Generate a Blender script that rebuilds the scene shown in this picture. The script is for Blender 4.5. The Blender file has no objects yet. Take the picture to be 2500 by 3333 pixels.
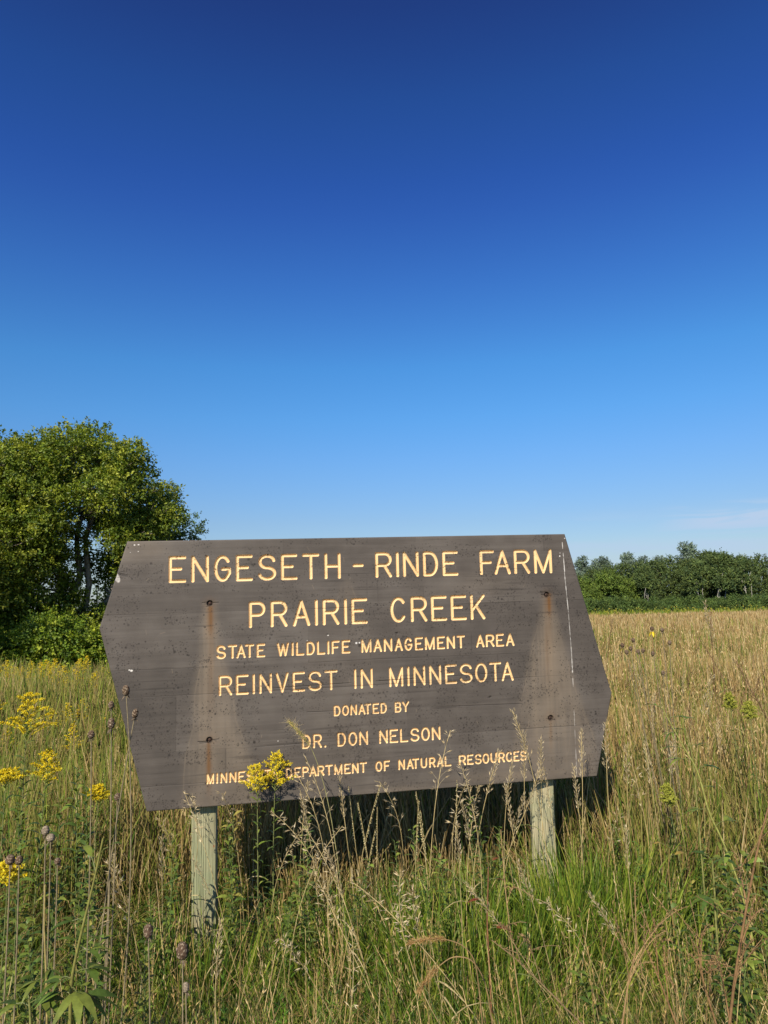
import bpy, math, random
import numpy as np
from mathutils import Matrix, Vector

SC = bpy.context.scene
COL = SC.collection
RS = np.random.RandomState
PI = math.pi

# ------------------------------------------------------------------ camera
W0, H0, F = 2500.0, 3333.0, 2311.0          # size and focal length of the photograph in its own pixels
EYE = np.array([0.0, 0.0, 1.6])
UPC = np.array([-0.0235, 0.0, 0.127])       # world up seen from the camera (x right, y down, z forward)
UPC[1] = -math.sqrt(1 - UPC[0] ** 2 - UPC[2] ** 2)
FC = np.array([0, 0, 1.0])
WY = FC - FC.dot(UPC) * UPC; WY /= np.linalg.norm(WY)
WX = np.cross(WY, UPC)
RCW = np.array([WX, WY, UPC])               # camera coordinates to world
cam_d = bpy.data.cameras.new('camera'); cam = bpy.data.objects.new('camera', cam_d); COL.objects.link(cam)
cam_d.sensor_fit = 'VERTICAL'; cam_d.sensor_height = 36.0; cam_d.lens = 36.0 * F / H0
cam_d.clip_start = 0.05; cam_d.clip_end = 5000
c0, c1, c2 = RCW @ [1, 0, 0], RCW @ [0, -1, 0], RCW @ [0, 0, -1]
cam.matrix_world = Matrix(((c0[0], c1[0], c2[0], EYE[0]), (c0[1], c1[1], c2[1], EYE[1]), (c0[2], c1[2], c2[2], EYE[2]), (0, 0, 0, 1)))
SC.camera = cam

# ------------------------------------------------------------------ sky, sun, exposure
SUN_AZ, SUN_EL = math.radians(19), math.radians(36)     # behind the camera, to its left
SDIR = Vector((-math.sin(SUN_AZ) * math.cos(SUN_EL), -math.cos(SUN_AZ) * math.cos(SUN_EL), math.sin(SUN_EL)))
world = bpy.data.worlds.new('World'); SC.world = world; world.use_nodes = True
nt = world.node_tree; N = nt.nodes; L = nt.links
bg = N['Background']; bg.inputs['Strength'].default_value = 0.114
sky = N.new('ShaderNodeTexSky'); sky.sky_type = 'NISHITA'; sky.sun_disc = False
sky.sun_elevation = SUN_EL; sky.sun_rotation = math.atan2(SDIR.x, SDIR.y)
sky.air_density = 1.0; sky.dust_density = 0.6; sky.ozone_density = 2.0
tc = N.new('ShaderNodeTexCoord'); sep = N.new('ShaderNodeSeparateXYZ'); L.new(tc.outputs['Generated'], sep.inputs[0])
ramp = N.new('ShaderNodeValToRGB'); L.new(sep.outputs['Z'], ramp.inputs[0])
SKY_STOPS = [(0.0, (.52, .55, .62)), (.05, (.49, .545, .65)), (0.1127, (0.454, 0.554, 0.698)), (0.198, (0.397, 0.633, 0.872)), (0.2536, (0.34, 0.675, 0.955)), (0.3207, (0.285, 0.675, 1.0)),
             (0.421, (0.22, 0.52, 0.965)), (0.4998, (0.176, 0.405, 0.905)), (0.5308, (0.16, 0.376, 0.872)), (0.6055, (0.143, 0.338, 0.76)), (0.6802, (0.134, 0.25, 0.608)), (1.0, (.125, .24, .58))]
def set_ramp(r, stops):
    e = r.color_ramp.elements
    while len(e) > 1: e.remove(e[-1])
    for i, (p, c) in enumerate(stops):
        k = e[0] if i == 0 else e.new(p)
        k.position = p; k.color = (*c, 1)
set_ramp(ramp, SKY_STOPS)
mul = N.new('ShaderNodeMix'); mul.data_type = 'RGBA'; mul.blend_type = 'MULTIPLY'; mul.inputs[0].default_value = 1
L.new(sky.outputs[0], mul.inputs[6]); L.new(ramp.outputs[0], mul.inputs[7])
# thin high cloud low over the right horizon
cmap = N.new('ShaderNodeMapping'); cmap.inputs['Scale'].default_value = (3.0, 3.0, 26.0); cmap.inputs['Rotation'].default_value = (0, math.radians(-4), 0); L.new(tc.outputs['Generated'], cmap.inputs[0])
cno = N.new('ShaderNodeTexNoise'); cno.inputs['Scale'].default_value = 1.3; cno.inputs['Detail'].default_value = 7; cno.inputs['Distortion'].default_value = 0.5; L.new(cmap.outputs[0], cno.inputs['Vector'])
def mrange(src, a, b, c, d):
    k = N.new('ShaderNodeMapRange'); k.interpolation_type = 'SMOOTHSTEP'
    for i, v in enumerate((a, b, c, d)): k.inputs[i + 1].default_value = v
    L.new(src, k.inputs[0]); return k.outputs[0]
def mathn(op, a, b):
    k = N.new('ShaderNodeMath'); k.operation = op
    for i, v in enumerate((a, b)):
        if isinstance(v, (int, float)): k.inputs[i].default_value = v
        else: L.new(v, k.inputs[i])
    return k.outputs[0]
cl = mathn('MULTIPLY', mrange(cno.outputs[0], .4, .62, 0, 1), mathn('MULTIPLY', mrange(sep.outputs['Z'], .13, .05, 0, 1), mrange(sep.outputs['X'], -.05, .3, .12, 1)))
cl = mathn('MAXIMUM', mathn('MULTIPLY', cl, .8), mathn('MULTIPLY', mrange(sep.outputs['Z'], .085, .03, 0, .5), mrange(sep.outputs['X'], -.5, .25, .35, 1)))
wm = N.new('ShaderNodeMapping'); wm.inputs['Scale'].default_value = (7, 7, 70); wm.inputs['Rotation'].default_value = (0, math.radians(5), 0); L.new(tc.outputs['Generated'], wm.inputs[0])
wn = N.new('ShaderNodeTexNoise'); wn.inputs['Scale'].default_value = 1.0; wn.inputs['Detail'].default_value = 6; wn.inputs['Distortion'].default_value = 1.0; L.new(wm.outputs[0], wn.inputs['Vector'])
wz = mathn('MULTIPLY', mrange(sep.outputs['Z'], .07, .092, 0, 1), mrange(sep.outputs['Z'], .122, .105, 0, 1))
wisp = mathn('MULTIPLY', mathn('MULTIPLY', wz, mrange(sep.outputs['X'], .335, .43, 0, 1)), mrange(wn.outputs[0], .38, .58, .1, .95))
cl = mathn('MAXIMUM', cl, wisp)
cmx = N.new('ShaderNodeMix'); cmx.data_type = 'RGBA'; L.new(cl, cmx.inputs[0]); L.new(mul.outputs[2], cmx.inputs[6]); cmx.inputs[7].default_value = (3.2, 4.15, 5.5, 1)
L.new(cmx.outputs[2], bg.inputs['Color'])
sun_d = bpy.data.lights.new('sun', 'SUN'); sun_d.energy = 5.0; sun_d.angle = math.radians(0.5); sun_d.color = (1.0, 0.91, 0.76)
sun = bpy.data.objects.new('sun', sun_d); COL.objects.link(sun); sun.location = (0, 0, 30)
sun.rotation_euler = SDIR.to_track_quat('Z', 'Y').to_euler()
SC.view_settings.view_transform = 'Standard'; SC.view_settings.look = 'None'
SC.view_settings.exposure = 0.4; SC.view_settings.gamma = 1.0
SC.render.engine = 'CYCLES'
SC.cycles.max_bounces = 6; SC.cycles.diffuse_bounces = 3; SC.cycles.transmission_bounces = 4; SC.cycles.transparent_max_bounces = 4

# ------------------------------------------------------------------ helpers
def px(x, y, d):
    """world point seen at photograph pixel x, y at depth d in front of the camera"""
    return EYE + RCW @ np.array([(x - W0 / 2) / F * d, (y - H0 / 2) / F * d, d])
def sstep(a, b, x):
    t = np.clip((np.asarray(x, float) - a) / (b - a), 0, 1); return t * t * (3 - 2 * t)
def gz(x, y):
    """height of the ground"""
    x = np.asarray(x, float); y = np.asarray(y, float)
    r = np.where(y > 1, x / np.maximum(y, 1), 0)
    dip = sstep(-0.16, -0.36, r) * sstep(9.5, 18, y)
    far = -1.0 * sstep(12, 90, y)
    return -1.5 * dip + far * (1 - dip) + 0.03 * np.sin(x * 1.3 + 0.7) * np.cos(y * 1.1) * sstep(1, 6, np.hypot(x, y))

def tag(o, label=None, cat=None, group=None, kind=None):
    if label: o['label'] = label
    if cat: o['category'] = cat
    if group: o['group'] = group
    if kind: o['kind'] = kind
    return o
def empty(name, loc, label, cat, group=None):
    o = bpy.data.objects.new(name, None); COL.objects.link(o); o.location = tuple(loc)
    o.empty_display_size = 0.1
    return tag(o, label, cat, group)
def copy_tree(o, loc, rz=0.0, s=1.0, label=None, group=None, tilt=(0, 0)):
    c = o.copy(); COL.objects.link(c)
    c.location = tuple(loc); c.rotation_euler = (tilt[0], tilt[1], rz); c.scale = (s, s, s)
    if label: c['label'] = label
    if group: c['group'] = group
    for ch in list(o.children):
        k = ch.copy(); COL.objects.link(k); k.parent = c
    return c

class Geo:
    """collects quads with a colour per vertex, then links them as one mesh object"""
    def __init__(s): s.v = []; s.q = []; s.c = []; s.n = 0
    def add(s, v, q, c):
        v = np.asarray(v, float).reshape(-1, 3); q = np.asarray(q, int).reshape(-1, 4)
        c = np.asarray(c, float)
        if c.ndim == 1: c = np.tile(c, (len(v), 1))
        s.v.append(v); s.q.append(q + s.n); s.c.append(c.reshape(-1, 3)); s.n += len(v)
    def tube(s, pts, rad, col, sides=6, cap=True):
        P = np.asarray(pts, float); n = len(P); R = np.broadcast_to(np.asarray(rad, float), (n,))
        T = np.gradient(P, axis=0); T /= np.linalg.norm(T, axis=1)[:, None] + 1e-9
        ref = np.array([0.31, 0.95, 0.1]) if abs(T[0] @ [0.31, 0.95, 0.1]) < 0.9 else np.array([1.0, 0, 0])
        A = np.cross(T, ref); A /= np.linalg.norm(A, axis=1)[:, None] + 1e-9
        B = np.cross(T, A)
        a = np.arange(sides) * 2 * PI / sides
        V = P[:, None] + R[:, None, None] * (np.cos(a)[None, :, None] * A[:, None] + np.sin(a)[None, :, None] * B[:, None])
        i = np.arange(n - 1)[:, None] * sides; j = np.arange(sides)[None]; j2 = (j + 1) % sides
        Q = np.stack([i + j, i + j2, i + sides + j2, i + sides + j], -1).reshape(-1, 4)
        c = np.asarray(col, float)
        if c.ndim == 2: c = np.repeat(c, sides, axis=0)
        s.add(V, Q, c)
    def strip(s, pts, wid, side, col):
        P = np.asarray(pts, float); w = np.asarray(wid, float)[:, None] / 2; sd = np.asarray(side, float)
        V = np.stack([P - w * sd, P + w * sd], 1).reshape(-1, 3)
        i = np.arange(len(P) - 1) * 2
        c = np.asarray(col, float)
        if c.ndim == 2: c = np.repeat(c, 2, axis=0)
        s.add(V, np.stack([i, i + 1, i + 3, i + 2], 1), c)
    def diamonds(s, P, A, Ln, Wd, col, rng, fold=0.25, nrm=None, mid=0.45):
        """one folded rhombus leaf per point: base P, direction A"""
        P = np.asarray(P, float); n = len(P)
        A = np.asarray(A, float); A = A / (np.linalg.norm(A, axis=1)[:, None] + 1e-9)
        R = rng.normal(size=(n, 3)) if nrm is None else np.asarray(nrm, float) + rng.normal(size=(n, 3)) * 0.25
        S = np.cross(A, R); S /= np.linalg.norm(S, axis=1)[:, None] + 1e-9
        U = np.cross(S, A)
        Ln = np.broadcast_to(np.asarray(Ln, float), (n,))[:, None]; Wd = np.broadcast_to(np.asarray(Wd, float), (n,))[:, None]
        M = P + A * Ln * mid + U * Wd * fold
        V = np.stack([P, M + S * Wd / 2, P + A * Ln, M - S * Wd / 2], 1).reshape(-1, 3)
        c = np.asarray(col, float)
        if c.ndim == 2: c = np.repeat(c, 4, axis=0)
        s.add(V, np.arange(4 * n).reshape(-1, 4), c)
    def blades(s, B, H, Wd, head, lean, curl, ca, cb, k=4, prof=None, face=None, rng=None):
        """many grass blades at once: base points, height, width, heading, lean, curl, colours at foot and tip"""
        n = len(B); t = np.linspace(0, 1, k + 1)[None]
        H = np.broadcast_to(H, (n,))[:, None]
        out = H * (lean[:, None] * t + curl[:, None] * t ** 2.2)
        up = H * (t - 0.45 * np.abs(curl)[:, None] * t ** 2.6)
        Pz = np.zeros((n, k + 1, 3))
        Pz[..., 0] = B[:, 0, None] + np.cos(head)[:, None] * out
        Pz[..., 1] = B[:, 1, None] + np.sin(head)[:, None] * out
        Pz[..., 2] = B[:, 2, None] + up
        if prof is None: prof = np.array([0.8, 1.0, 0.85, 0.6, 0.08]) if k == 4 else np.linspace(1, 0.1, k + 1)
        fa = head + PI / 2 if face is None else face
        S = np.stack([np.cos(fa), np.sin(fa), 0 * fa], 1)[:, None]
        w = (np.broadcast_to(Wd, (n,))[:, None] * np.asarray(prof)[None] / 2)[..., None]
        V = np.stack([Pz - S * w, Pz + S * w], 2)
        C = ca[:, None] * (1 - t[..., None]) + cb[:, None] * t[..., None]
        C = np.repeat(C[:, :, None], 2, 2)
        i = np.arange(n)[:, None] * (k + 1) * 2 + np.arange(k)[None] * 2
        Q = np.stack([i, i + 1, i + 3, i + 2], -1)
        s.add(V.reshape(-1, 3), Q.reshape(-1, 4), C.reshape(-1, 3))
        return Pz
    def build(s, name, mat, parent=None, smooth=False, off=None):
        V = np.concatenate(s.v); Q = np.concatenate(s.q); C = np.concatenate(s.c)
        if off is not None: V = V - np.asarray(off)
        me = mesh_np(name, V, Q, smooth)
        a = me.attributes.new('col', 'FLOAT_COLOR', 'POINT')
        a.data.foreach_set('color', np.concatenate([np.clip(C, 0, 1), np.ones((len(C), 1))], 1).astype(np.float32).ravel())
        me.materials.append(mat)
        o = bpy.data.objects.new(name, me); COL.objects.link(o)
        if parent is not None: o.parent = parent
        return o
def mesh_np(name, V, Q, smooth=False):
    me = bpy.data.meshes.new(name); V = np.asarray(V, np.float32); Q = np.asarray(Q, np.int32); k = Q.shape[1]
    me.vertices.add(len(V)); me.vertices.foreach_set('co', V.ravel())
    me.loops.add(Q.size); me.loops.foreach_set('vertex_index', Q.ravel())
    me.polygons.add(len(Q)); me.polygons.foreach_set('loop_start', np.arange(len(Q), dtype=np.int32) * k)
    me.polygons.foreach_set('use_smooth', np.full(len(Q), smooth))
    me.update(calc_edges=True)
    return me

# ------------------------------------------------------------------ materials
def new_mat(name):
    m = bpy.data.materials.new(name); m.use_nodes = True
    t = m.node_tree; return m, t.nodes, t.links, t.nodes['Principled BSDF']
def foliage(name, transl=0.35, rough=0.55, spec=0.3, var=0.25, vscale=40.0, tint=(1.25, 1.3, 0.55)):
    """leaf or grass: reads the colour of each leaf, lets part of the light through"""
    m, n, l, p = new_mat(name)
    at = n.new('ShaderNodeAttribute'); at.attribute_name = 'col'
    te = n.new('ShaderNodeTexCoord'); no = n.new('ShaderNodeTexNoise'); no.inputs['Scale'].default_value = vscale; no.inputs['Detail'].default_value = 3
    l.new(te.outputs['Object'], no.inputs['Vector'])
    mr = n.new('ShaderNodeMapRange'); mr.inputs[1].default_value = 0.3; mr.inputs[2].default_value = 0.7
    mr.inputs[3].default_value = 1 - var; mr.inputs[4].default_value = 1 + var; l.new(no.outputs[0], mr.inputs[0])
    vm = n.new('ShaderNodeVectorMath'); vm.operation = 'SCALE'; l.new(at.outputs['Color'], vm.inputs[0]); l.new(mr.outputs[0], vm.inputs['Scale'])
    l.new(vm.outputs[0], p.inputs['Base Color']); p.inputs['Roughness'].default_value = rough
    p.inputs['Specular IOR Level'].default_value = spec
    tb = n.new('ShaderNodeBsdfTranslucent'); tv = n.new('ShaderNodeVectorMath'); tv.operation = 'MULTIPLY'
    tv.inputs[1].default_value = tint; l.new(vm.outputs[0], tv.inputs[0]); l.new(tv.outputs[0], tb.inputs['Color'])
    mx = n.new('ShaderNodeMixShader'); mx.inputs[0].default_value = transl
    l.new(p.outputs[0], mx.inputs[1]); l.new(tb.outputs[0], mx.inputs[2])
    l.new(mx.outputs[0], n['Material Output'].inputs['Surface'])
    return m
M_LEAF = foliage('leaf', 0.35, 0.5, 0.35, 0.3, 3.0)
M_FARLEAF = foliage('far_leaf', 0.25, 0.6, 0.25, 0.35, 0.6, (1.1, 1.15, 0.7))
M_GRASS = foliage('grass_blade', 0.27, 0.5, 0.3, 0.25, 18.0)
M_DRY = foliage('dry_grass', 0.25, 0.6, 0.2, 0.25, 25.0, (1.1, 1.0, 0.8))
M_HERB = foliage('herb_leaf', 0.28, 0.5, 0.35, 0.25, 60.0)
M_FLOWER = foliage('flower', 0.25, 0.7, 0.1, 0.2, 120.0, (1.0, 0.95, 0.6))
M_SEED = foliage('seed_head', 0.0, 0.85, 0.1, 0.4, 300.0)
M_STEM = foliage('stem', 0.05, 0.6, 0.3, 0.3, 90.0)
def bark(name, a, b, scale=6.0):
    m, n, l, p = new_mat(name)
    te = n.new('ShaderNodeTexCoord'); mp = n.new('ShaderNodeMapping'); mp.inputs['Scale'].default_value = (1, 1, 0.25)
    no = n.new('ShaderNodeTexNoise'); no.inputs['Scale'].default_value = scale; no.inputs['Detail'].default_value = 8
    l.new(te.outputs['Object'], mp.inputs[0]); l.new(mp.outputs[0], no.inputs['Vector'])
    r = n.new('ShaderNodeValToRGB'); set_ramp(r, [(0.35, a), (0.65, b)]); l.new(no.outputs[0], r.inputs[0])
    l.new(r.outputs[0], p.inputs['Base Color']); p.inputs['Roughness'].default_value = 0.9
    bu = n.new('ShaderNodeBump'); bu.inputs['Strength'].default_value = 0.6; bu.inputs['Distance'].default_value = 0.03
    l.new(no.outputs[0], bu.inputs['Height']); l.new(bu.outputs[0], p.inputs['Normal'])
    return m
M_BARK = bark('bark', (0.1, 0.08, 0.06), (0.32, 0.265, 0.2))
M_PALEBARK = bark('pale_bark', (.28, .26, .22), (.52, .49, .43), 2.0)

# ------------------------------------------------------------------ ground
def build_ground():
    k = 150
    a = np.linspace(-1, 1, k); xs = np.sinh(a * 6.2) / math.sinh(6.2) * 1500
    ys = np.sinh(np.linspace(-0.75, 1, k) * 6.5) / math.sinh(6.5) * 2500
    X, Y = np.meshgrid(xs, ys); Z = gz(X, Y)
    V = np.stack([X, Y, Z], -1).reshape(-1, 3)
    i = np.arange(k - 1)[:, None] * k + np.arange(k - 1)[None]
    Q = np.stack([i, i + 1, i + k + 1, i + k], -1).reshape(-1, 4)
    m, n, l, p = new_mat('prairie_soil')
    te = n.new('ShaderNodeTexCoord')
    n1 = n.new('ShaderNodeTexNoise'); n1.inputs['Scale'].default_value = 0.35; n1.inputs['Detail'].default_value = 6
    n2 = n.new('ShaderNodeTexNoise'); n2.inputs['Scale'].default_value = 25; n2.inputs['Detail'].default_value = 8
    l.new(te.outputs['Object'], n1.inputs['Vector']); l.new(te.outputs['Object'], n2.inputs['Vector'])
    r1 = n.new('ShaderNodeValToRGB'); set_ramp(r1, [(0.35, (0.05, 0.055, 0.018)), (0.6, (0.13, 0.1, 0.045))]); l.new(n1.outputs[0], r1.inputs[0])
    r2 = n.new('ShaderNodeValToRGB'); set_ramp(r2, [(0.3, (0.3, 0.3, 0.3)), (0.7, (1.1, 1.1, 1.1))]); l.new(n2.outputs[0], r2.inputs[0])
    mx = n.new('ShaderNodeMix'); mx.data_type = 'RGBA'; mx.blend_type = 'MULTIPLY'; mx.inputs[0].default_value = 1
    l.new(r1.outputs[0], mx.inputs[6]); l.new(r2.outputs[0], mx.inputs[7]); l.new(mx.outputs[2], p.inputs['Base Color'])
    p.inputs['Roughness'].default_value = 0.95
    me = mesh_np('ground', V, Q, True); me.materials.append(m)
    o = bpy.data.objects.new('ground', me); COL.objects.link(o); tag(o, 'prairie ground under the grass', None, None, 'structure')
build_ground()

# ------------------------------------------------------------------ trees
def limb(g, a, b, ra, rb, rng, col, sag=0.12, n=7, sides=7):
    a = np.asarray(a, float); b = np.asarray(b, float); t = np.linspace(0, 1, n)[:, None]
    d = b - a; ln = np.linalg.norm(d)
    P = a + d * t + np.array([0, 0, 1]) * (sag * ln * (t ** 0.7 - t))
    P[1:-1] += rng.normal(size=(n - 2, 3)) * ln * 0.025
    g.tube(P, np.linspace(ra, rb, n), col, sides)
    return P
def sprays(g, clumps, count, rng, ll, lw, cols, per=12, twig=0.5, shell=0.55, up=0.5, droop=0.3):
    """leafy twigs spread through the ellipsoid clumps of a crown"""
    vol = np.array([r[0] * r[1] + r[0] * r[2] + r[1] * r[2] for _, r in clumps]); vol = vol / vol.sum()
    for (c, r), fr in zip(clumps, vol):
        k = max(3, int(count * fr / per)); c = np.asarray(c, float); r = np.asarray(r, float)
        d = rng.normal(size=(k, 3)); d /= np.linalg.norm(d, axis=1)[:, None]
        rad = shell + (1.08 - shell) * rng.rand(k) ** 0.7
        P = c + d * r * rad[:, None]
        T = d * 0.8 + np.array([0, 0, up]) + rng.normal(size=(k, 3)) * 0.45; T /= np.linalg.norm(T, axis=1)[:, None]
        tw = twig * (0.6 + 0.8 * rng.rand(k))
        s = rng.rand(k, per)
        PP = P[:, None] + T[:, None] * (s * tw[:, None])[..., None] + rng.normal(size=(k, per, 3)) * twig * 0.14
        PP[..., 2] -= droop * (s ** 2) * tw[:, None]
        A = T[:, None] * 0.6 + rng.normal(size=(k, per, 3)) * 0.6; A[..., 2] -= droop
        NN = np.array([0, 0, .5]) + d[:, None] * 1.1 + rng.normal(size=(k, per, 3)) * 0.4
        base = cols[rng.randint(0, len(cols), k)][:, None] * (0.75 + 0.5 * rng.rand(k, per, 1)) * (0.85 + 0.3 * rng.rand(k, 1, 1))
        m = k * per
        g.diamonds(PP.reshape(m, 3), A.reshape(m, 3), ll * (0.6 + 0.7 * rng.rand(m)), lw * (0.6 + 0.7 * rng.rand(m)), base.reshape(m, 3), rng, 0.2, NN.reshape(m, 3))
GREEN_TREE = np.array([[.17, .225, .02], [.24, .285, .025], [.125, .18, .018], [.3, .32, .035], [.1, .15, .02]])
def big_tree(name, base, stems, clumps, leaves, seed, label, cols=GREEN_TREE, ll=0.15, lw=0.085, r0=0.2, twig=0.55, group=None):
    rng = RS(seed); e = empty(name, base, label, 'tree', group); base = np.asarray(base, float)
    tg = Geo(); cg = Geo(); bc = np.array([.5, .5, .5])
    ends = []
    for (dx, dy, h) in stems:
        tip = base + np.array([dx, dy, h]); P = limb(tg, base + rng.normal(size=3) * [.15, .15, 0] - [0, 0, .2], tip, r0, r0 * 0.45, rng, bc, 0.1, 9, 8)
        ends.append(P)
    big = []
    for (c, r) in clumps:
        c = base + np.asarray(c, float)
        big.append((c, r))
        best = min(((np.linalg.norm(P[i] - c) + (0.0 if P[i][2] < c[2] - 0.3 else 3), pi, i) for pi, P in enumerate(ends) for i in range(3, len(P))), key=lambda z: z[0])
        S = ends[best[1]][best[2]]
        Pm = limb(tg, S, c, r0 * 0.3, r0 * 0.1, rng, bc, 0.15, 7, 6)
        for j in range(7):
            d = rng.normal(size=3); d /= np.linalg.norm(d); d[2] = abs(d[2]) * 0.6
            limb(tg, Pm[rng.randint(3, 7)], c + d * np.asarray(r) * 0.9, r0 * 0.09, 0.012, rng, bc, 0.05, 5, 4)
    # every main clump is broken into smaller ones
    small = []
    for (c, r) in big:
        for j in range(9):
            d = rng.normal(size=3); d /= np.linalg.norm(d)
            small.append((c + d * np.asarray(r) * 0.78, np.asarray(r) * (0.28 + 0.22 * rng.rand())))
        small.append((c, np.asarray(r) * 0.62))
    sprays(cg, small, leaves, rng, ll, lw, cols, 12, twig * .8, 0.62)
    tg.build('trunk', M_BARK, e, True, base); cg.build('crown', M_LEAF, e, False, base)
    return e
def at(xp, d):
    """ground point under photograph column xp at depth d"""
    p = px(xp, 1990, d); return np.array([p[0], p[1], float(gz(p[0], p[1]))])

def clump_cloud(rng, n, cx, cz, rx, rz, ry, rr):
    out = []
    for i in range(n):
        a = i * 2.399963 + rng.rand() * .5; u = 1 - 2 * (i + .5) / n; s = math.sqrt(1 - u * u)
        out.append(((cx + rx * s * math.cos(a), ry * s * math.sin(a), cz + rz * u), (rr * (0.8 + .4 * rng.rand()), rr * (0.8 + .4 * rng.rand()), rr * (.7 + .3 * rng.rand()))))
    return out
def build_left_trees():
    b = at(232, 32)
    cl = clump_cloud(RS(3), 26, 0.0, 7.6, 3.7, 3.0, 3.2, 1.25)
    cl = [c for c in cl if not (c[0][2] < 6.75 and -1.2 < c[0][0] < 1.4)]
    cl += [((-2.6, -1.0, 4.6), (1.1, 1.1, .9)), ((3.4, 0.2, 4.6), (1.3, 1.2, 1.1)), ((4.0, 0.8, 3.4), (1.2, 1.2, 1.0)), ((2.6, -.6, 2.4), (1.2, 1.1, .9)), ((2.4, .9, 4.3), (.9, .8, .8)), ((-2.0, .8, 5.4), (.9, .9, .8)), ((.7, .4, 2.6), (.9, .7, .8)), ((-1.6, -.5, 3.0), (1.1, .9, 1.0)), ((.0, -.8, 3.1), (.9, .7, .7)), ((1.6, .9, 3.2), (.9, .8, .8)), ((1.0, 1.1, 4.6), (.5, .5, .45)), ((-.9, .9, 4.4), (.55, .5, .5)), ((.1, 1.3, 5.3), (.45, .5, .4)), ((.3, -.9, 4.0), (.6, .5, .45)), ((-.6, -1.0, 5.2), (.4, .4, .35)), ((-3.4, .2, 5.8), (1.3, 1.2, 1.1))]
    big_tree('boxelder_tree', b, [(-.9, .2, 6.5), (.9, -.2, 7.2), (2.5, .4, 6.0), (0.1, .6, 7.5)], cl, 150000, 11, 'tall multi-stemmed green tree with sky showing between its trunks')
    b = at(520, 38)
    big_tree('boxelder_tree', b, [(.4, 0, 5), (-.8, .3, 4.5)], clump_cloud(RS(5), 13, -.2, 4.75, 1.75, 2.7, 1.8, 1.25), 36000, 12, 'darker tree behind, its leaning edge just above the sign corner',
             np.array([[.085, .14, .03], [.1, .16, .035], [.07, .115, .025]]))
    b = at(-60, 30)
    cl = clump_cloud(RS(6), 18, 0, 6.4, 2.6, 3.4, 2.4, 1.4) + clump_cloud(RS(7), 8, 0, 2.4, 2.2, 1.5, 1.6, 1.1)
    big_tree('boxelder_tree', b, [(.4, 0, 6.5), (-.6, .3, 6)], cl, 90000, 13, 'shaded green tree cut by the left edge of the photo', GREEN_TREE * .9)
    b = at(-700, 22)
    cl = clump_cloud(RS(8), 16, 0, 5.5, 3.0, 3.6, 3.0, 1.6)
    big_tree('boxelder_tree', b, [(.4, 0, 5.5), (-.6, .3, 5)], cl, 30000, 14, 'leafy tree standing outside the left edge of the photo', GREEN_TREE * .9)
    spots = [(60, 28, 1.5, 3.0, 'low green shrub at the left end under the trees'), (215, 27.5, 1.6, 3.5, 'bright green shrub below the gap between the trunks'),
             (330, 28.5, 1.5, 3.7, 'green shrub with bare twigs beside the sign'), (430, 30, 1.6, 3.0, 'dark shrub half hidden by the left edge of the sign'), (-120, 26, 1.8, 2.6, 'dark shrub beyond the left edge of the photo')]
    for i, (x, d, r, h, lab) in enumerate(spots):
        b = at(x, d); rng = RS(60 + i); e = empty('shrub', b, lab, 'shrub', 'shrubs under the trees'); sg = Geo(); cg = Geo(); cls = []
        for j in range(11):
            a = rng.rand() * 2 * PI; q = math.sqrt(rng.rand()) * r; z = h * (0.15 + 0.7 * rng.rand() * (1 - .35 * q / r))
            c = b + [math.cos(a) * q, math.sin(a) * q, z]; cls.append((c, np.array([.75, .75, .55]) * (0.7 + .5 * rng.rand())))
            limb(sg, b + rng.normal(size=3) * [.2, .2, 0], c, .035, .01, rng, np.array([.5] * 3), .1, 6, 5)
        sprays(cg, cls, 14000, rng, .13, .08, GREEN_TREE * np.array([1, 1.08, 1]), 12, .4, .4)
        sg.build('stem', M_BARK, e, True, b); cg.build('foliage', M_LEAF, e, False, b)
build_left_trees()

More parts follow.
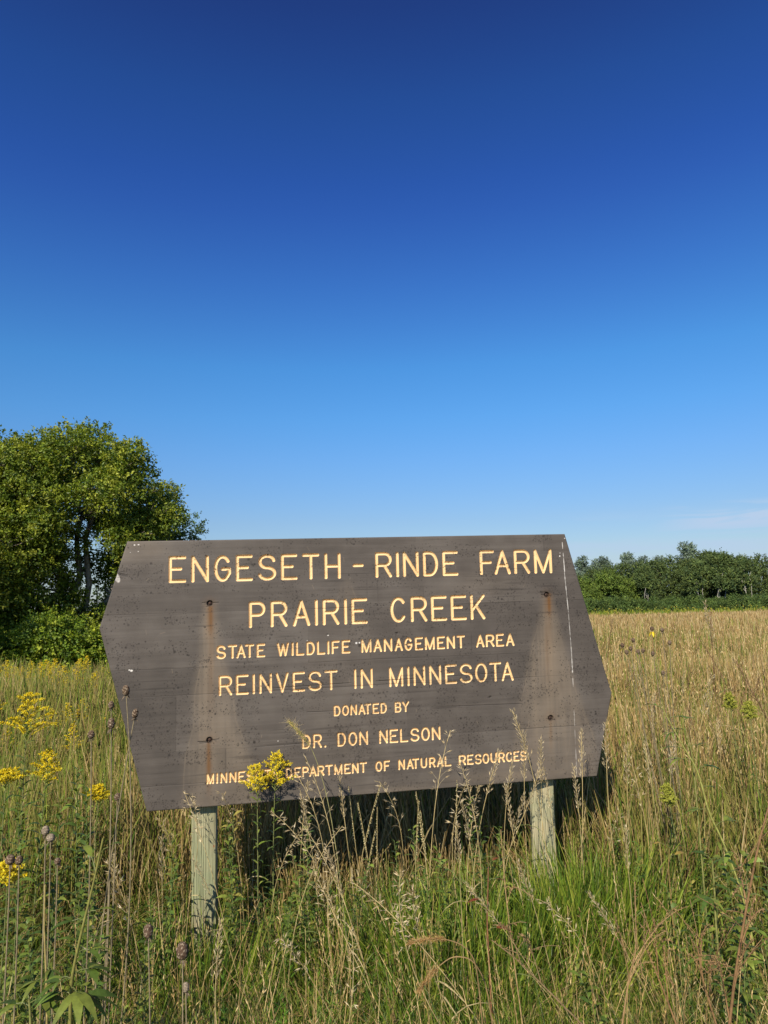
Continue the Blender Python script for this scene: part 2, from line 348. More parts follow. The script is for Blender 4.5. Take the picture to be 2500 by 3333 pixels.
POPLAR = np.array([[.13, .18, .11], [.16, .21, .14], [.1, .145, .085], [.18, .23, .17]])  # silvery far leaves; slight distance haze is put into these treeline colours
DARKG = np.array([[.08, .118, .036], [.1, .142, .04], [.06, .095, .034], [.125, .16, .042]])
MIDG = np.array([[.13, .19, .03], [.155, .21, .035], [.11, .165, .03]])
def far_tree_proto(kind, seed):
    rng = RS(seed); e = empty('far_tree', (0, 0, 0), 'x', 'tree'); tg = Geo(); cg = Geo(); bc = np.array([.5] * 3)
    if kind == 'poplar': h, w, cols, z0, k = 8.2, 1.5, POPLAR, 1.5, 16
    elif kind == 'dark': h, w, cols, z0, k = 6.8, 2.2, DARKG, 0.8, 15
    elif kind == 'aspen': h, w, cols, z0, k = 7.6, 1.4, DARKG * 1.15, 3.7, 13
    else: h, w, cols, z0, k = 4.4, 2.0, MIDG, .3, 12
    lean = rng.normal() * .35
    limb(tg, (0, 0, -.2), (lean, 0, h * .93), (.13 if kind != 'aspen' else .06), .025, rng, bc, 0, 9, 6)
    if kind == 'aspen':
        limb(tg, (.2, 0, -.1), (lean + .9, .1, h * .8), .055, .02, rng, bc, 0, 8, 6)
        limb(tg, (lean * .5 + .0, 0, h * .5), (-.9, -.3, h * .75), .06, .02, rng, bc, 0, 6, 5)
    cls = []
    for j in range(k):
        f = (j + .5) / k; z = z0 + (h - z0) * f; prof = math.sin(PI * min(1, .18 + .8 * f)) ** .7
        a = rng.rand() * 2 * PI; q = w * prof * (0.35 + .5 * rng.rand())
        c = np.array([lean * f + math.cos(a) * q, math.sin(a) * q, z]); cls.append((c, np.array([1, 1, .8]) * w * (.32 + .25 * rng.rand())))
        limb(tg, (lean * f * .8, 0, z - .9), c, .04, .015, rng, bc, 0, 4, 4)
    sprays(cg, cls, 9500, rng, .22, .14, cols, 10, .5, .45, .6, .1)
    tg.build('trunk', M_PALEBARK if kind == 'aspen' else M_BARK, e, True); cg.build('crown', M_FARLEAF, e)
    return e
def build_treeline():
    protos = {k: [far_tree_proto(k, 100 + i * 7 + s) for s in range(2)] for i, k in enumerate(('poplar', 'dark', 'aspen', 'mid'))}
    used = set()
    def put(kind, var, xp, d, s, lab, rz, grp):
        o = protos[kind][var]; p = at(xp, d); s = s * 1.06
        if o.name in used: return copy_tree(o, p, rz, s, lab, grp)
        used.add(o.name); o.location = tuple(p); o.rotation_euler.z = rz; o.scale = (s,) * 3
        tag(o, lab, 'tree', grp); return o
    G = 'trees of the far treeline'
    put('poplar', 0, 2258, 106, 1.12, 'tallest poplar rising round above the right treeline', .4, G)
    P = [('poplar', 1, 1885, 108, .98), ('poplar', 0, 1945, 110, .9), ('poplar', 1, 1990, 109, .97), ('poplar', 0, 2066, 109, 1.0), ('poplar', 1, 2095, 111, .98), ('poplar', 0, 2145, 110, .93),
         ('poplar', 1, 1835, 110, .95), ('poplar', 0, 1790, 112, .9)]
    for i, (k, v, x, d, s) in enumerate(P): put(k, v, x, d, s, 'silvery green poplar along the top of the far treeline', i * 1.7, G)
    D = [(1850, 104, .9), (1925, 103, .85), (1985, 102, .9), (2040, 103, .95), (2095, 102, .95), (2150, 103, 1.0), (2200, 104, 1.05), (2245, 102, 1.0), (2300, 104, 1.12), (2345, 103, 1.08), (2390, 104, 1.02), (2440, 103, 1.05), (2490, 104, 1.04), (2545, 103, 1.0), (2600, 104, 1.05), (2330, 106, 1.15)]
    for i, (x, d, s) in enumerate(D): put('dark', i % 2, x, d, s, 'dense dark green tree in the middle of the far treeline', i * 2.1, G)
    A = [(2278, 97, .85, 'pale forked trunk aspen left of the aspen pair in the far treeline'), (2348, 96.5, .92, 'left white trunk of the aspen pair at the right treeline'), (2368, 96.8, .98, 'right white trunk of the aspen pair at the right treeline'),
         (2108, 97, .78, 'small pale trunked aspen amid dark trees right of the sign'), (2435, 97, .88, 'pale trunked aspen near the right end of the treeline')]
    for i, (x, d, s, lab) in enumerate(A): put('aspen', i % 2, x, d, s, lab, i * 1.3 + .2, G)
    Mi = [(1895, 99, 1.0), (1925, 97, 0.8), (1985, 98, 1.15), (2055, 98, .98)]
    for i, (x, d, s) in enumerate(Mi): put('mid', i % 2, x, d, s, 'yellow green young tree low before the far treeline', i * 1.9, G)
    # thicket in front
    rng = RS(77)
    pr = []
    for v in range(3):
        e = empty('thicket_shrub', (0, 0, 0), 'x', 'shrub'); cg = Geo(); sg = Geo(); cls = []
        for j in range(12):
            a = rng.rand() * 2 * PI; q = math.sqrt(rng.rand()) * 1.7; c = np.array([math.cos(a) * q, math.sin(a) * q, .35 + 1.7 * rng.rand() * (1 - .2 * q)]); cls.append((c, np.array([.75, .75, .6]) * (.7 + .4 * rng.rand())))
            limb(sg, (c[0] * .3, c[1] * .3, 0), c, .03, .01, rng, np.array([.5] * 3), 0, 4, 4)
        sprays(cg, cls, 6500, rng, .2, .09, DARKG * np.array([1.05, 1.15, .95]), 10, .5, .3, .7, .1)
        sg.build('stem', M_BARK, e, True); cg.build('foliage', M_FARLEAF, e); pr.append(e)
    first = [True] * 3
    for i in range(30):
        x = 1800 + i * 28 + rng.normal() * 6; d = 93 + rng.rand() * 3; v = i % 3; p = at(x, d); s = .85 + .35 * rng.rand()
        lab = 'dark green shrub in the low thicket before the far trees'
        if first[v]:
            o = pr[v]; o.location = tuple(p); o.scale = (s,) * 3; first[v] = False; tag(o, lab, 'shrub', 'shrubs of the far thicket')
        else: copy_tree(pr[v], p, rng.rand() * 6, s, lab, 'shrubs of the far thicket')
    # the wood behind and to both sides, read as one mass
    cg = Geo(); rng = RS(78); cls = []
    for i in range(170):
        x = -900 + 4600 * i / 169; d = 116 + rng.rand() * 8; b = at(x, d)
        h = (5.0 + 1.6 * rng.rand() + .8 * math.sin(i * .7)) * (1.1 if x < 900 else 1.0)
        for j in range(5): cls.append((b + [rng.normal() * .9, rng.normal(), h * (j + .6) / 5.4], np.array([1.3, 1.2, .9]) * (.8 + .5 * rng.rand())))
    sprays(cg, cls, 60000, rng, .42, .3, DARKG, 10, .6, .3, .6, .1)
    o = cg.build('far_woods', M_FARLEAF); tag(o, 'dark far woods closing the field', None, None, 'stuff')
build_treeline()

# ------------------------------------------------------------------ the sign
HD = np.array([0.98398561, -0.00846829, 0.17804666])      # direction of the lettering rows, camera coordinates
VD = np.array([-0.02595868, -0.9951561, 0.09481819])      # direction of the uprights
HD /= np.linalg.norm(HD); VD -= VD.dot(HD) * HD; VD /= np.linalg.norm(VD)
EX, EY = RCW @ HD, RCW @ VD; EN = np.cross(EX, EY)        # right, up, towards the camera
def ray(x, y): return np.array([(x - W0 / 2) / F, (y - H0 / 2) / F, 1.0])
NC = np.cross(HD, VD)
_a = ray(324, 2046); _b = ray(1992, 2256); _a = _a / (_a @ NC); _b = _b / (_b @ NC)
DEPTH = 2.1 / abs((_b - _a) @ HD)                           # the board is 2.1 m from point to point
_o = ray(1160, 2190); ORG_C = _o / (_o @ NC) * -DEPTH if (_o @ NC) < 0 else _o / (_o @ NC) * DEPTH
PLANE = ORG_C @ NC
ORG = EYE + RCW @ ORG_C
def uv(x, y):
    """photograph pixel to metres on the face of the board"""
    r = ray(x, y); q = r * (PLANE / (r @ NC)) - ORG_C
    return np.array([q @ HD, q @ VD])
def on_sign(u, v, n=0.0): return ORG + EX * u + EY * v + EN * n
SIGN_M = Matrix(((EX[0], EY[0], EN[0], ORG[0]), (EX[1], EY[1], EN[1], ORG[1]), (EX[2], EY[2], EN[2], ORG[2]), (0, 0, 0, 1)))

def ell(cx, cy, rx, ry, a0, a1, n=22):
    a = np.radians(np.linspace(a0, a1, n)); return [(cx + rx * math.cos(t), cy + ry * math.sin(t)) for t in a]
GL = {
 'E': [[(1, 1), (0, 1), (0, 0), (1, 0)], [(0, .52), (.72, .52)]], 'F': [[(1, 1), (0, 1), (0, 0)], [(0, .5), (.78, .5)]],
 'N': [[(0, 0), (0, 1), (1, 0), (1, 1)]], 'G': [ell(.5, .5, .5, .5, 38, 322) + [(1, .3), (1, .47), (.5, .47)]],
 'S': [ell(.5, .745, .46, .255, 12, 270) + ell(.5, .245, .5, .245, 90, -165)], 'T': [[(0, 1), (1, 1)], [(.5, 1), (.5, 0)]],
 'H': [[(0, 0), (0, 1)], [(1, 0), (1, 1)], [(0, .5), (1, .5)]], '-': [[(0, .5), (1, .5)]],
 'R': [[(0, 0), (0, 1)] + ell(.58, .74, .42, .26, 90, -90) + [(0, .48)], [(.55, .48), (1, 0)]],
 'P': [[(0, 0), (0, 1)] + ell(.56, .74, .44, .26, 90, -90) + [(0, .48)]], 'I': [[(.5, 0), (.5, 1)]],
 'D': [[(0, 0), (0, 1)] + ell(.42, .5, .58, .5, 90, -90) + [(0, 0)]], 'A': [[(0, 0), (.5, 1), (1, 0)], [(.2, .34), (.8, .34)]],
 'M': [[(0, 0), (0, 1), (.5, 0), (1, 1), (1, 0)]], 'C': [ell(.5, .5, .5, .5, 40, 320)], 'K': [[(0, 0), (0, 1)], [(1, 1), (.02, .36)], [(.36, .58), (1, 0)]],
 'W': [[(0, 1), (.26, 0), (.5, .92), (.74, 0), (1, 1)]], 'L': [[(0, 1), (0, 0), (1, 0)]], 'V': [[(0, 1), (.5, 0), (1, 1)]],
 'O': [ell(.5, .5, .5, .5, 0, 360, 40)], 'B': [[(0, 0), (0, 1)] + ell(.55, .76, .38, .24, 90, -90) + [(0, .52)], [(0, .52)] + ell(.55, .26, .45, .26, 90, -90) + [(0, 0)]],
 'Y': [[(0, 1), (.5, .5), (1, 1)], [(.5, .5), (.5, 0)]], 'U': [[(0, 1)] + ell(.5, .38, .5, .38, 180, 360) + [(1, 1)]], '.': [[(.5, .0), (.5, .04)]],
}
KZ = {1: (500, 1760, 1659 / 660), 2: (1140, 1760, 1659 / 700), 3: (680, 2030, 1659 / 500), 4: (1170, 2030, 1659 / 530), 5: (950, 2270, 1659 / 530), 6: (650, 2440, 1659 / 550), 7: (1180, 2420, 1659 / 560)}
# per line: left foot, left head, right foot, right head (crop, x, y), stroke half width in px, then the letters (crop, text, extents)
ROWS = [
 ((1, 134, 346, 134, 126), (2, 1545, 250, 1533, 64), 5.0, [(1, 'ENGESETH', [(122, 266), (307, 452), (493, 633), (672, 810), (852, 1002), (1040, 1175), (1215, 1356), (1396, 1530)]),
   (2, '-RINDEFARM', [(18, 102), (192, 320), (352, 374), (405, 528), (560, 677), (710, 831), (998, 1110), (1110, 1235), (1262, 1385), (1417, 1555)])]),
 ((1, 790, 714, 788, 498), (2, 1030, 606, 1028, 413), 5.0, [(1, 'PRAIRI', [(778, 914), (955, 1094), (1137, 1280), (1318, 1341), (1381, 1518), (1557, 1579)]), (2, 'ECREEK', [(7, 132), (308, 434), (465, 592), (622, 745), (774, 896), (926, 1039)])]),
 ((3, 130, 382, 130, 233), (4, 1567, 226, 1530, 97), 3.4, [(3, 'STATEWILDLIFE', [(77, 183), (203, 304), (295, 396), (388, 488), (513, 607), (733, 864), (891, 913), (938, 1029), (1052, 1143), (1165, 1255), (1277, 1297), (1323, 1411), (1432, 1526)]),
   (4, 'MANAGEMENTAREA', [(17, 121), (140, 229), (246, 334), (356, 441), (456, 538), (563, 646), (665, 766), (788, 870), (887, 972), (990, 1074), (1186, 1272), (1286, 1374), (1390, 1472), (1490, 1577)])]),
 ((3, 117, 780, 117, 562), (4, 1558, 580, 1500, 386), 3.7, [(3, 'REINVESTI', [(105, 250), (290, 428), (470, 495), (542, 680), (721, 861), (902, 1037), (1070, 1218), (1248, 1389), (1566, 1593)]),
   (4, 'NMINNESOTA', [(10, 135), (301, 445), (485, 511), (549, 670), (710, 832), (871, 992), (1019, 1150), (1177, 1302), (1322, 1446), (1446, 1568)])]),
 ((5, 436, 192, 436, 83), (5, 1160, 148, 1185, 37), 2.9, [(5, 'DONATEDBY', [(426, 495), (509, 581), (594, 663), (675, 749), (736, 808), (820, 888), (901, 967), (1047, 1115), (1121, 1195)])]),
 ((5, 115, 525, 115, 380), (5, 1500, 432, 1500, 294), 3.1, [(5, 'DR.DONNELSON', [(103, 192), (215, 305), (329, 347), (463, 550), (573, 665), (684, 775), (888, 977), (994, 1082), (1101, 1184), (1205, 1298), (1316, 1405), (1424, 1513)])]),
 ((6, 75, 341, 75, 234), (7, 1550, 167, 1550, 66), 3.0, [(6, 'MINNESOTADEPARTMENT', [(65, 140), (160, 180), (200, 270), (287, 360), (373, 445), (455, 533), (545, 620), (628, 698), (698, 772), (845, 910), (925, 992), (1003, 1070), (1073, 1148), (1152, 1224), (1230, 1306), (1318, 1400), (1415, 1482), (1492, 1560), (1567, 1642)]),
   (7, 'OFNATURALRESOURCES', [(122, 190), (203, 264), (344, 409), (423, 493), (478, 546), (558, 623), (640, 703), (714, 782), (790, 855), (927, 997), (1007, 1070), (1080, 1148), (1155, 1222), (1232, 1298), (1308, 1372), (1380, 1447), (1455, 1512), (1517, 1582)])]),
]
def kp(k, x, y): a, b, s = KZ[k]; return np.array([a + x / s, b + y / s])

def build_sign():
    M = 0.0012
    TL, TR, RT, BR, BL, LF = [uv(*p) for p in ((414, 1762), (1839, 1738), (1992, 2256), (1944, 2527), (477, 2643), (323, 2045))]
    print('sign outline', TL, TR, RT, BR, BL, LF, 'eye to face', DEPTH, ORG)
    ny = int(1.02 * (TL[1] - BL[1]) / M); nx = int(2.1 / M)
    s = np.linspace(0, 1, ny)
    vl = BL[1] + (TL[1] - BL[1]) * s; vr = BR[1] + (TR[1] - BR[1]) * s
    ul = np.interp(vl, [BL[1], LF[1], TL[1]], [BL[0], LF[0], TL[0]]); ur = np.interp(vr, [BR[1], RT[1], TR[1]], [BR[0], RT[0], TR[0]])
    # upright columns under the lettering, slanted ones only beside the slanted ends
    uA, uB = BL[0] + .012, TR[0] - .012; nl = int((uA - LF[0]) / M * .75); nr = int((RT[0] - uB) / M * .75); ni = nx - nl - nr
    tl = np.linspace(0, 1, nl, endpoint=False)[None]; tr = np.linspace(0, 1, nr)[None]; um_ = np.linspace(uA, uB, ni, endpoint=False)[None]
    U = np.concatenate([ul[:, None] * (1 - tl) + uA * tl, np.repeat(um_, ny, 0), uB * (1 - tr) + ur[:, None] * tr], 1)
    t = (U - ul[:, None]) / (ur - ul)[:, None]; Vv = vl[:, None] * (1 - t) + vr[:, None] * t
    rng = RS(21)
    sdf = np.full(U.shape, 1.0); row_of = np.full(U.shape, -1, np.int8)
    um = np.linspace(U.min(), U.max(), 40)
    def region(u0, u1, v0, v1):
        i0 = max(0, int((v0 - max(vl[0], vr[0])) / (vl[-1] - vl[0]) * ny) - 60); i1 = min(ny, int((v1 - min(vl[0], vr[0])) / (vl[-1] - vl[0]) * ny) + 60)
        lo, hi = max(ul.min(), -9), ur.max()
        j = np.where((U[i0:i1].max(0) >= u0) & (U[i0:i1].min(0) <= u1))[0]
        return (slice(i0, i1), slice(j[0], j[-1] + 1)) if len(j) and i1 > i0 else None
    def segdist(P, Q, a, b):
        d = b - a; ll = d @ d + 1e-12
        tt = np.clip(((P - a[0]) * d[0] + (Q - a[1]) * d[1]) / ll, 0, 1)
        return np.hypot(P - a[0] - tt * d[0], Q - a[1] - tt * d[1])
    WORDS = ([8, 1, 5, 4], [7, 5], [5, 8, 10, 4], [8, 2, 9], [7, 2], [3, 3, 6], [9, 10, 2, 7, 9]); wid_n = [-1]; row_words = []
    for ri, (lf, rt, hw, groups) in enumerate(ROWS):
        wid_n[0] += 1
        f0 = uv(*kp(lf[0], lf[1], lf[2])); h0 = uv(*kp(lf[0], lf[3], lf[4])); f1 = uv(*kp(rt[0], rt[1], rt[2])); h1 = uv(*kp(rt[0], rt[3], rt[4]))
        w = hw / F * DEPTH
        cnt = 0; lens = list(WORDS[ri])
        for (k, text, ext) in groups:
            for ch, (xa, xb) in zip(text, ext):
                if cnt >= lens[0]: lens.pop(0); cnt = 0; wid_n[0] += 1
                cnt += 1; wid = wid_n[0]
                xm = kp(k, (xa + xb) / 2, 0)[0]
                g = (xm - kp(lf[0], lf[1], 0)[0]) / (kp(rt[0], rt[1], 0)[0] - kp(lf[0], lf[1], 0)[0])
                ym = (kp(lf[0], 0, (lf[2] + lf[4]) / 2)[1]) * (1 - g) + (kp(rt[0], 0, (rt[2] + rt[4]) / 2)[1]) * g
                ua = uv(kp(k, xa, 0)[0], ym)[0] + w; ub = uv(kp(k, xb, 0)[0], ym)[0] - w
                vb = f0[1] * (1 - g) + f1[1] * g + w; vt = h0[1] * (1 - g) + h1[1] * g - w
                ub = max(ub, ua)
                rg = region(ua - .03, ub + .03, vb - .03, vt + .03)
                if rg is None: continue
                P, Q = U[rg], Vv[rg]; D = np.full(P.shape, 1.0)
                for poly in GL[ch]:
                    pts = [np.array([ua + (ub - ua) * p[0], vb + (vt - vb) * p[1]]) for p in poly]
                    for a, b in zip(pts[:-1], pts[1:]): D = np.minimum(D, segdist(P, Q, a, b))
                D -= w
                sub = sdf[rg]; m = D < sub; sub[m] = D[m]; sdf[rg] = sub
                rr = row_of[rg]; rr[D < 0.0055] = wid; row_of[rg] = rr
    Zd = np.zeros(U.shape)
    # smooth noises on the board
    def vnoise(su, sv, seed):
        r = RS(seed).rand(int(3 / su) + 4, int(3 / sv) + 4); a = (U + 1.4) / su; b = (Vv + 1.2) / sv
        i = np.floor(a).astype(int); j = np.floor(b).astype(int); fa = a - i; fb = b - j; fa = fa * fa * (3 - 2 * fa); fb = fb * fb * (3 - 2 * fb)
        i = np.clip(i, 0, r.shape[0] - 2); j = np.clip(j, 0, r.shape[1] - 2)
        return (r[i, j] * (1 - fa) + r[i + 1, j] * fa) * (1 - fb) + (r[i, j + 1] * (1 - fa) + r[i + 1, j + 1] * fa) * fb
    wob = (vnoise(.25, .2, 1) - .5) * .006 + (vnoise(.03, .03, 2) - .5) * .0015
    Zd -= 0.0055 * np.clip(1 - (sdf + wob * .15) / -0.0026, 0, 1) * 0 + 0.0064 * sstep(0.0006, -0.0034, sdf + (vnoise(.012, .012, 3) - .5) * .0004)
    # rounded rim
    def edge(a, b):
        d = (b - a) / np.linalg.norm(b - a); return (U - a[0]) * d[1] - (Vv - a[1]) * d[0]
    ring = [TL, TR, RT, BR, BL, LF]
    De = np.min([edge(ring[i], ring[(i + 1) % 6]) for i in range(6)], axis=0)
    De = np.maximum(De, 0); De = np.where(De < 0, 0, De)
    rim = np.clip(1 - De / .005, 0, 1); Zd -= 0.005 * (1 - np.sqrt(np.clip(1 - rim ** 2, 0, 1)))
    dark = np.zeros(U.shape); white = np.zeros(U.shape); rust = np.zeros(U.shape); pale = np.zeros(U.shape)
    tone = np.ones(U.shape) * .5
    # glued planks: seams across the board, a few butt joints
    seams = [uv(500, y)[1] for y in (1818, 1998, 2180, 2268, 2452, 2560, 1905)]
    strength = [.35, .6, .45, .6, .7, .4, .2]
    pr = RS(4)
    edges_v = sorted(seams)
    band = np.searchsorted(np.array(edges_v), (Vv + wob * .25).ravel()).reshape(U.shape)
    for b_ in range(len(edges_v) + 1):
        cuts = np.sort(pr.rand(3) * 2.1 - 1.05)
        seg = np.searchsorted(cuts, U[band == b_]); vals = .5 + (pr.rand(4) - .5) * .22; tone[band == b_] = vals[seg]
        lim_lo = edges_v[b_ - 1] if b_ > 0 else -2; 
        for c in cuts:
            m = band == b_; dark[m] = np.maximum(dark[m], .45 * np.exp(-((U[m] - c + wob[m] * .3) / .0016) ** 2) * sstep(.35, .7, vnoise(.2, .04, 31 + b_)[m]))
    for v0, stg in zip(seams, strength):
        ln = np.exp(-((Vv - v0 + wob * .5) / .0013) ** 2) * stg * (.25 + .75 * sstep(.35, .65, vnoise(.22, .5, int(abs(v0) * 999))))
        dark = np.maximum(dark, ln); Zd -= .0012 * ln
    # a long open crack through the fourth row of letters
    a, b = uv(885, 2240), uv(1720, 2184); dl = segdist(U, Vv, a, b) + wob * .1 + .0005
    ck = np.exp(-(dl / .0014) ** 2) * sstep(.3, .5, vnoise(.13, .4, 9)); dark = np.maximum(dark, ck); Zd -= .003 * ck
    a, b = uv(1000, 2318), uv(1700, 2290); dl = segdist(U, Vv, a, b) + wob * .1
    ck = .8 * np.exp(-(dl / .0012) ** 2) * sstep(.3, .5, vnoise(.17, .4, 10)); dark = np.maximum(dark, ck); Zd -= .002 * ck
    # long streaks of the grain
    tone += (vnoise(.5, .006, 11) - .5) * .13 + (vnoise(.25, .02, 12) - .5) * .12 + (vnoise(.6, .3, 13) - .5) * .35
    gr = sstep(.72, .95, vnoise(.16, .0045, 14)) * sstep(.45, .75, vnoise(.35, .12, 15)); dark = np.maximum(dark, gr * .45)
    # weather specks, denser in patches
    n = 52000; su = rng.uniform(U.min(), U.max(), n); sv = rng.uniform(Vv.min(), Vv.max(), n)
    ks = RS(16).rand(40, 24); keep = ks[((su + 1.2) / .09).astype(int) % 40, ((sv + .8) / .06).astype(int) % 24] * .8 + rng.rand(n) * .7 > .98
    for u0, v0, r in zip(su[keep], sv[keep], rng.gamma(1.5, .0005, n)[keep] + .0009):
        i = int((v0 - (vl[0] + vr[0]) / 2) / (vl[-1] - vl[0] + 1e-9) * ny)
        i = int(np.clip(i, 0, ny - 1)); j = int(np.clip(np.searchsorted(U[i], u0), 0, nx - 1)); q = 26
        rg = (slice(max(0, i - 90), i + 90), slice(max(0, j - 5), j + 6))
        dd = np.hypot(U[rg] - u0, (Vv[rg] - v0) * 1.0); dark[rg] = np.maximum(dark[rg], np.exp(-(dd / r) ** 4) * (.6 + .4 * rng.rand()))
    # rust runs and pale washes below the bolts
    def run(x, y0, y1, w, amt, target, spread=0.0, top=.02):
        a = uv(x, y0); b = uv(x, y1); tt = (a[1] - Vv) / (a[1] - b[1]); ww = w * (1 + spread * np.clip(tt, 0, 1))
        g = np.exp(-((U - a[0] - (b[0] - a[0]) * tt + wob * .6) / ww) ** 2) * sstep(0, top, tt) * (1 - sstep(.35, 1.0, tt)) * (.6 + .8 * vnoise(.012, .12, int(x)))
        np.maximum(target, amt * g, out=target)
    run(684, 1970, 2130, .012, .85, rust, .3); run(686, 1975, 2420, .011, .33, rust, .5)
    run(680, 2412, 2620, .009, .95, rust, .3); run(1784, 1930, 2040, .014, 1., rust, .2); run(1784, 1940, 2300, .013, .35, rust, .8); run(1793, 2345, 2470, .006, .5, rust, .2)
    def wedge(x, y0, y1, xl, xr, amt, seed):
        a = uv(x, y0); bl_ = uv(xl, y1); br_ = uv(xr, y1); tt = (a[1] - Vv) / (a[1] - bl_[1])
        tq = np.clip(tt, 0, 2) ** 1.2; wv = (vnoise(.09, .13, seed + 5) - .5) * .05 * np.clip(tt, 0, 1); lo = a[0] - .012 + (bl_[0] - a[0]) * tq + wob * 1.5 + wv; hi = a[0] + .012 + (br_[0] - a[0]) * tq + wob * 1.5 - wv * .7
        ins = sstep(-.03, .035, U - lo) * sstep(-.03, .035, hi - U) * sstep(0, .04, tt) * (1 - .65 * sstep(.3, 1.05, tt))
        lines = np.maximum(np.exp(-((U - lo) / .0028) ** 2), .7 * np.exp(-((U - hi) / .0035) ** 2)) * sstep(.15, .4, tt) * (1 - sstep(.92, 1.02, tt)) * (vnoise(.02, .15, seed + 3) * .9)
        f = amt * ins * (.1 + .5 * vnoise(.03, .4, seed) + .45 * vnoise(.12, .16, seed + 7) + .4 * vnoise(.008, .3, seed + 8)) + .38 * lines
        np.maximum(pale, f, out=pale)
    wedge(684, 1958, 2640, 590, 830, .6, 41); wedge(684, 1950, 2380, 650, 735, .75, 44); wedge(1784, 1925, 2400, 1660, 1905, .6, 47); wedge(1784, 1925, 2560, 1690, 1880, .65, 50)
    wedge(1868, 2235, 2500, 1850, 1948, .45, 53); wedge(1130, 1880, 2010, 1080, 1180, .18, 56)
    for (x, y, rx, ry, amt) in ((1790, 2420, .11, .12, .28), (1700, 2520, .3, .03, .3), (1280, 2575, .16, .02, .22), (450, 1790, .1, .05, .25), (1560, 1900, .15, .05, .12)):
        c = uv(x, y); np.maximum(pale, amt * np.exp(-((U - c[0]) / rx) ** 2 - ((Vv - c[1]) / ry) ** 2) * (.5 + vnoise(.09, .03, int(x) % 97)), out=pale)
    # white hairline down the right side, droppings and small scratches
    for (p, q, w, amt, sd) in (((1830, 1765), (1838, 1860), .0016, .8, 60), ((1836, 1850), (1850, 1990), .0018, .6, 61), ((1850, 1990), (1860, 2120), .0014, .5, 62), ((1860, 2120), (1866, 2235), .0018, .75, 63), ((1868, 2300), (1878, 2530), .0016, .35, 64)):
        d = segdist(U, Vv, uv(*p), uv(*q)) + (vnoise(.02, .01, sd) - .3) * .0022; np.maximum(white, amt * np.exp(-(d / w) ** 4) * sstep(.2, .45, vnoise(.05, .016, sd + 9)), out=white)
    for (x, y, r) in ((438, 1774, .003), (451, 1773, .0035), (450, 1795, .002), (424, 1798, .002), (1822, 1810, .003), (1823, 1800, .0022), (1838, 1752, .003), (1068, 2068, .004), (905, 2412, .002), (428, 2183, .004), (421, 2181, .003), (1000, 2085, .0025), (1160, 2093, .004), (1170, 2092, .003)):
        c = uv(x, y); d = np.hypot(U - c[0], (Vv - c[1]) * (1 + .8 * rng.rand())) + wob * .4; np.maximum(white, .9 * np.exp(-(d / r) ** 4), out=white)
    for i in range(46):
        c = uv(rng.uniform(450, 1900), rng.uniform(1770, 2500)); L_ = .008 + .014 * rng.rand(); an = rng.normal() * .25 + (PI / 2 if rng.rand() < .6 else rng.rand() * PI)
        d = segdist(U, Vv, c, c + L_ * np.array([math.cos(an), math.sin(an)])); np.maximum(pale, .5 * rng.rand() * np.exp(-(d / .0012) ** 2), out=pale)
    # knots with cracked hearts, and the splintered chip at the left edge
    for (x, y, r, sp) in ((682, 1962, .017, .010), (1782, 1932, .02, .008), (682, 2412, .008, .038), (1793, 2338, .008, .012), (392, 1870, .012, .03), (1290, 2060, .006, .004), (1594, 2268, .006, .006)):
        c = uv(x, y)
        for i in range(9):
            an = rng.normal() * .5 + (PI if rng.rand() < .5 else 0); s0 = c + rng.normal(size=2) * r * .45; e0 = s0 + np.array([math.cos(an), math.sin(an) * .4]) * (r + sp) * (.4 + .6 * rng.rand())
            d = segdist(U, Vv, s0, e0); ck = np.exp(-(d / .0013) ** 2) * (.6 + .4 * rng.rand()); dark = np.maximum(dark, ck); Zd -= .0012 * ck
        np.maximum(dark, .3 * np.exp(-(np.hypot(U - c[0], (Vv - c[1]) * 1.3) / (r * 1.1)) ** 4), out=dark)
    c = uv(379, 1878); d = np.hypot((U - c[0] + .3 * (Vv - c[1])) / .013, (Vv - c[1]) / .024) + wob * 25
    chip = sstep(1.05, .8, d); white = np.maximum(white, chip * (.28 + .35 * vnoise(.004, .03, 70))); Zd -= .005 * chip + .002 * chip * vnoise(.003, .02, 71)
    dark = np.where(chip > .3, dark * .4, dark)
    # bolt holes
    bolts = [uv(683, 1964), uv(1780, 1936), uv(682, 2409), uv(1793, 2337)]
    for c in bolts:
        d = np.hypot(U - c[0], Vv - c[1]); Zd -= .009 * sstep(.0125, .0095, d); np.maximum(dark, .75 * sstep(.016, .01, d), out=dark)
        np.maximum(rust, .35 * np.exp(-(d / .022) ** 2), out=rust)
    white = np.where(sdf < .0, white * .3, white)
    np.clip(tone, 0, 1, out=tone)
    # grime kept in the grooves where cracks cross the letters
    Pt = np.stack([U, Vv, Zd], -1).reshape(-1, 3)
    A = np.stack([np.clip(.5 - sdf / .01, 0, 1), rust, pale, np.ones(U.shape)], -1).reshape(-1, 4).astype(np.float32)
    Bt = np.stack([dark, white, tone, np.ones(U.shape)], -1).reshape(-1, 4).astype(np.float32)
    i = np.arange(ny - 1)[:, None] * nx + np.arange(nx - 1)[None]
    Q = np.stack([i, i + 1, i + nx + 1, i + nx], -1)
    rowq = row_of[:-1, :-1]
    e = bpy.data.objects.new('wooden_sign', None); COL.objects.link(e); e.empty_display_size = .1
    tag(e, 'large brown routed wooden sign with yellow lettering on two posts', 'sign')
    foot = on_sign(0, 0); e.location = (foot[0], foot[1], 0)
    offm = Matrix.Translation(-Vector(e.location)) @ SIGN_M
    mat = sign_material(); bare = None
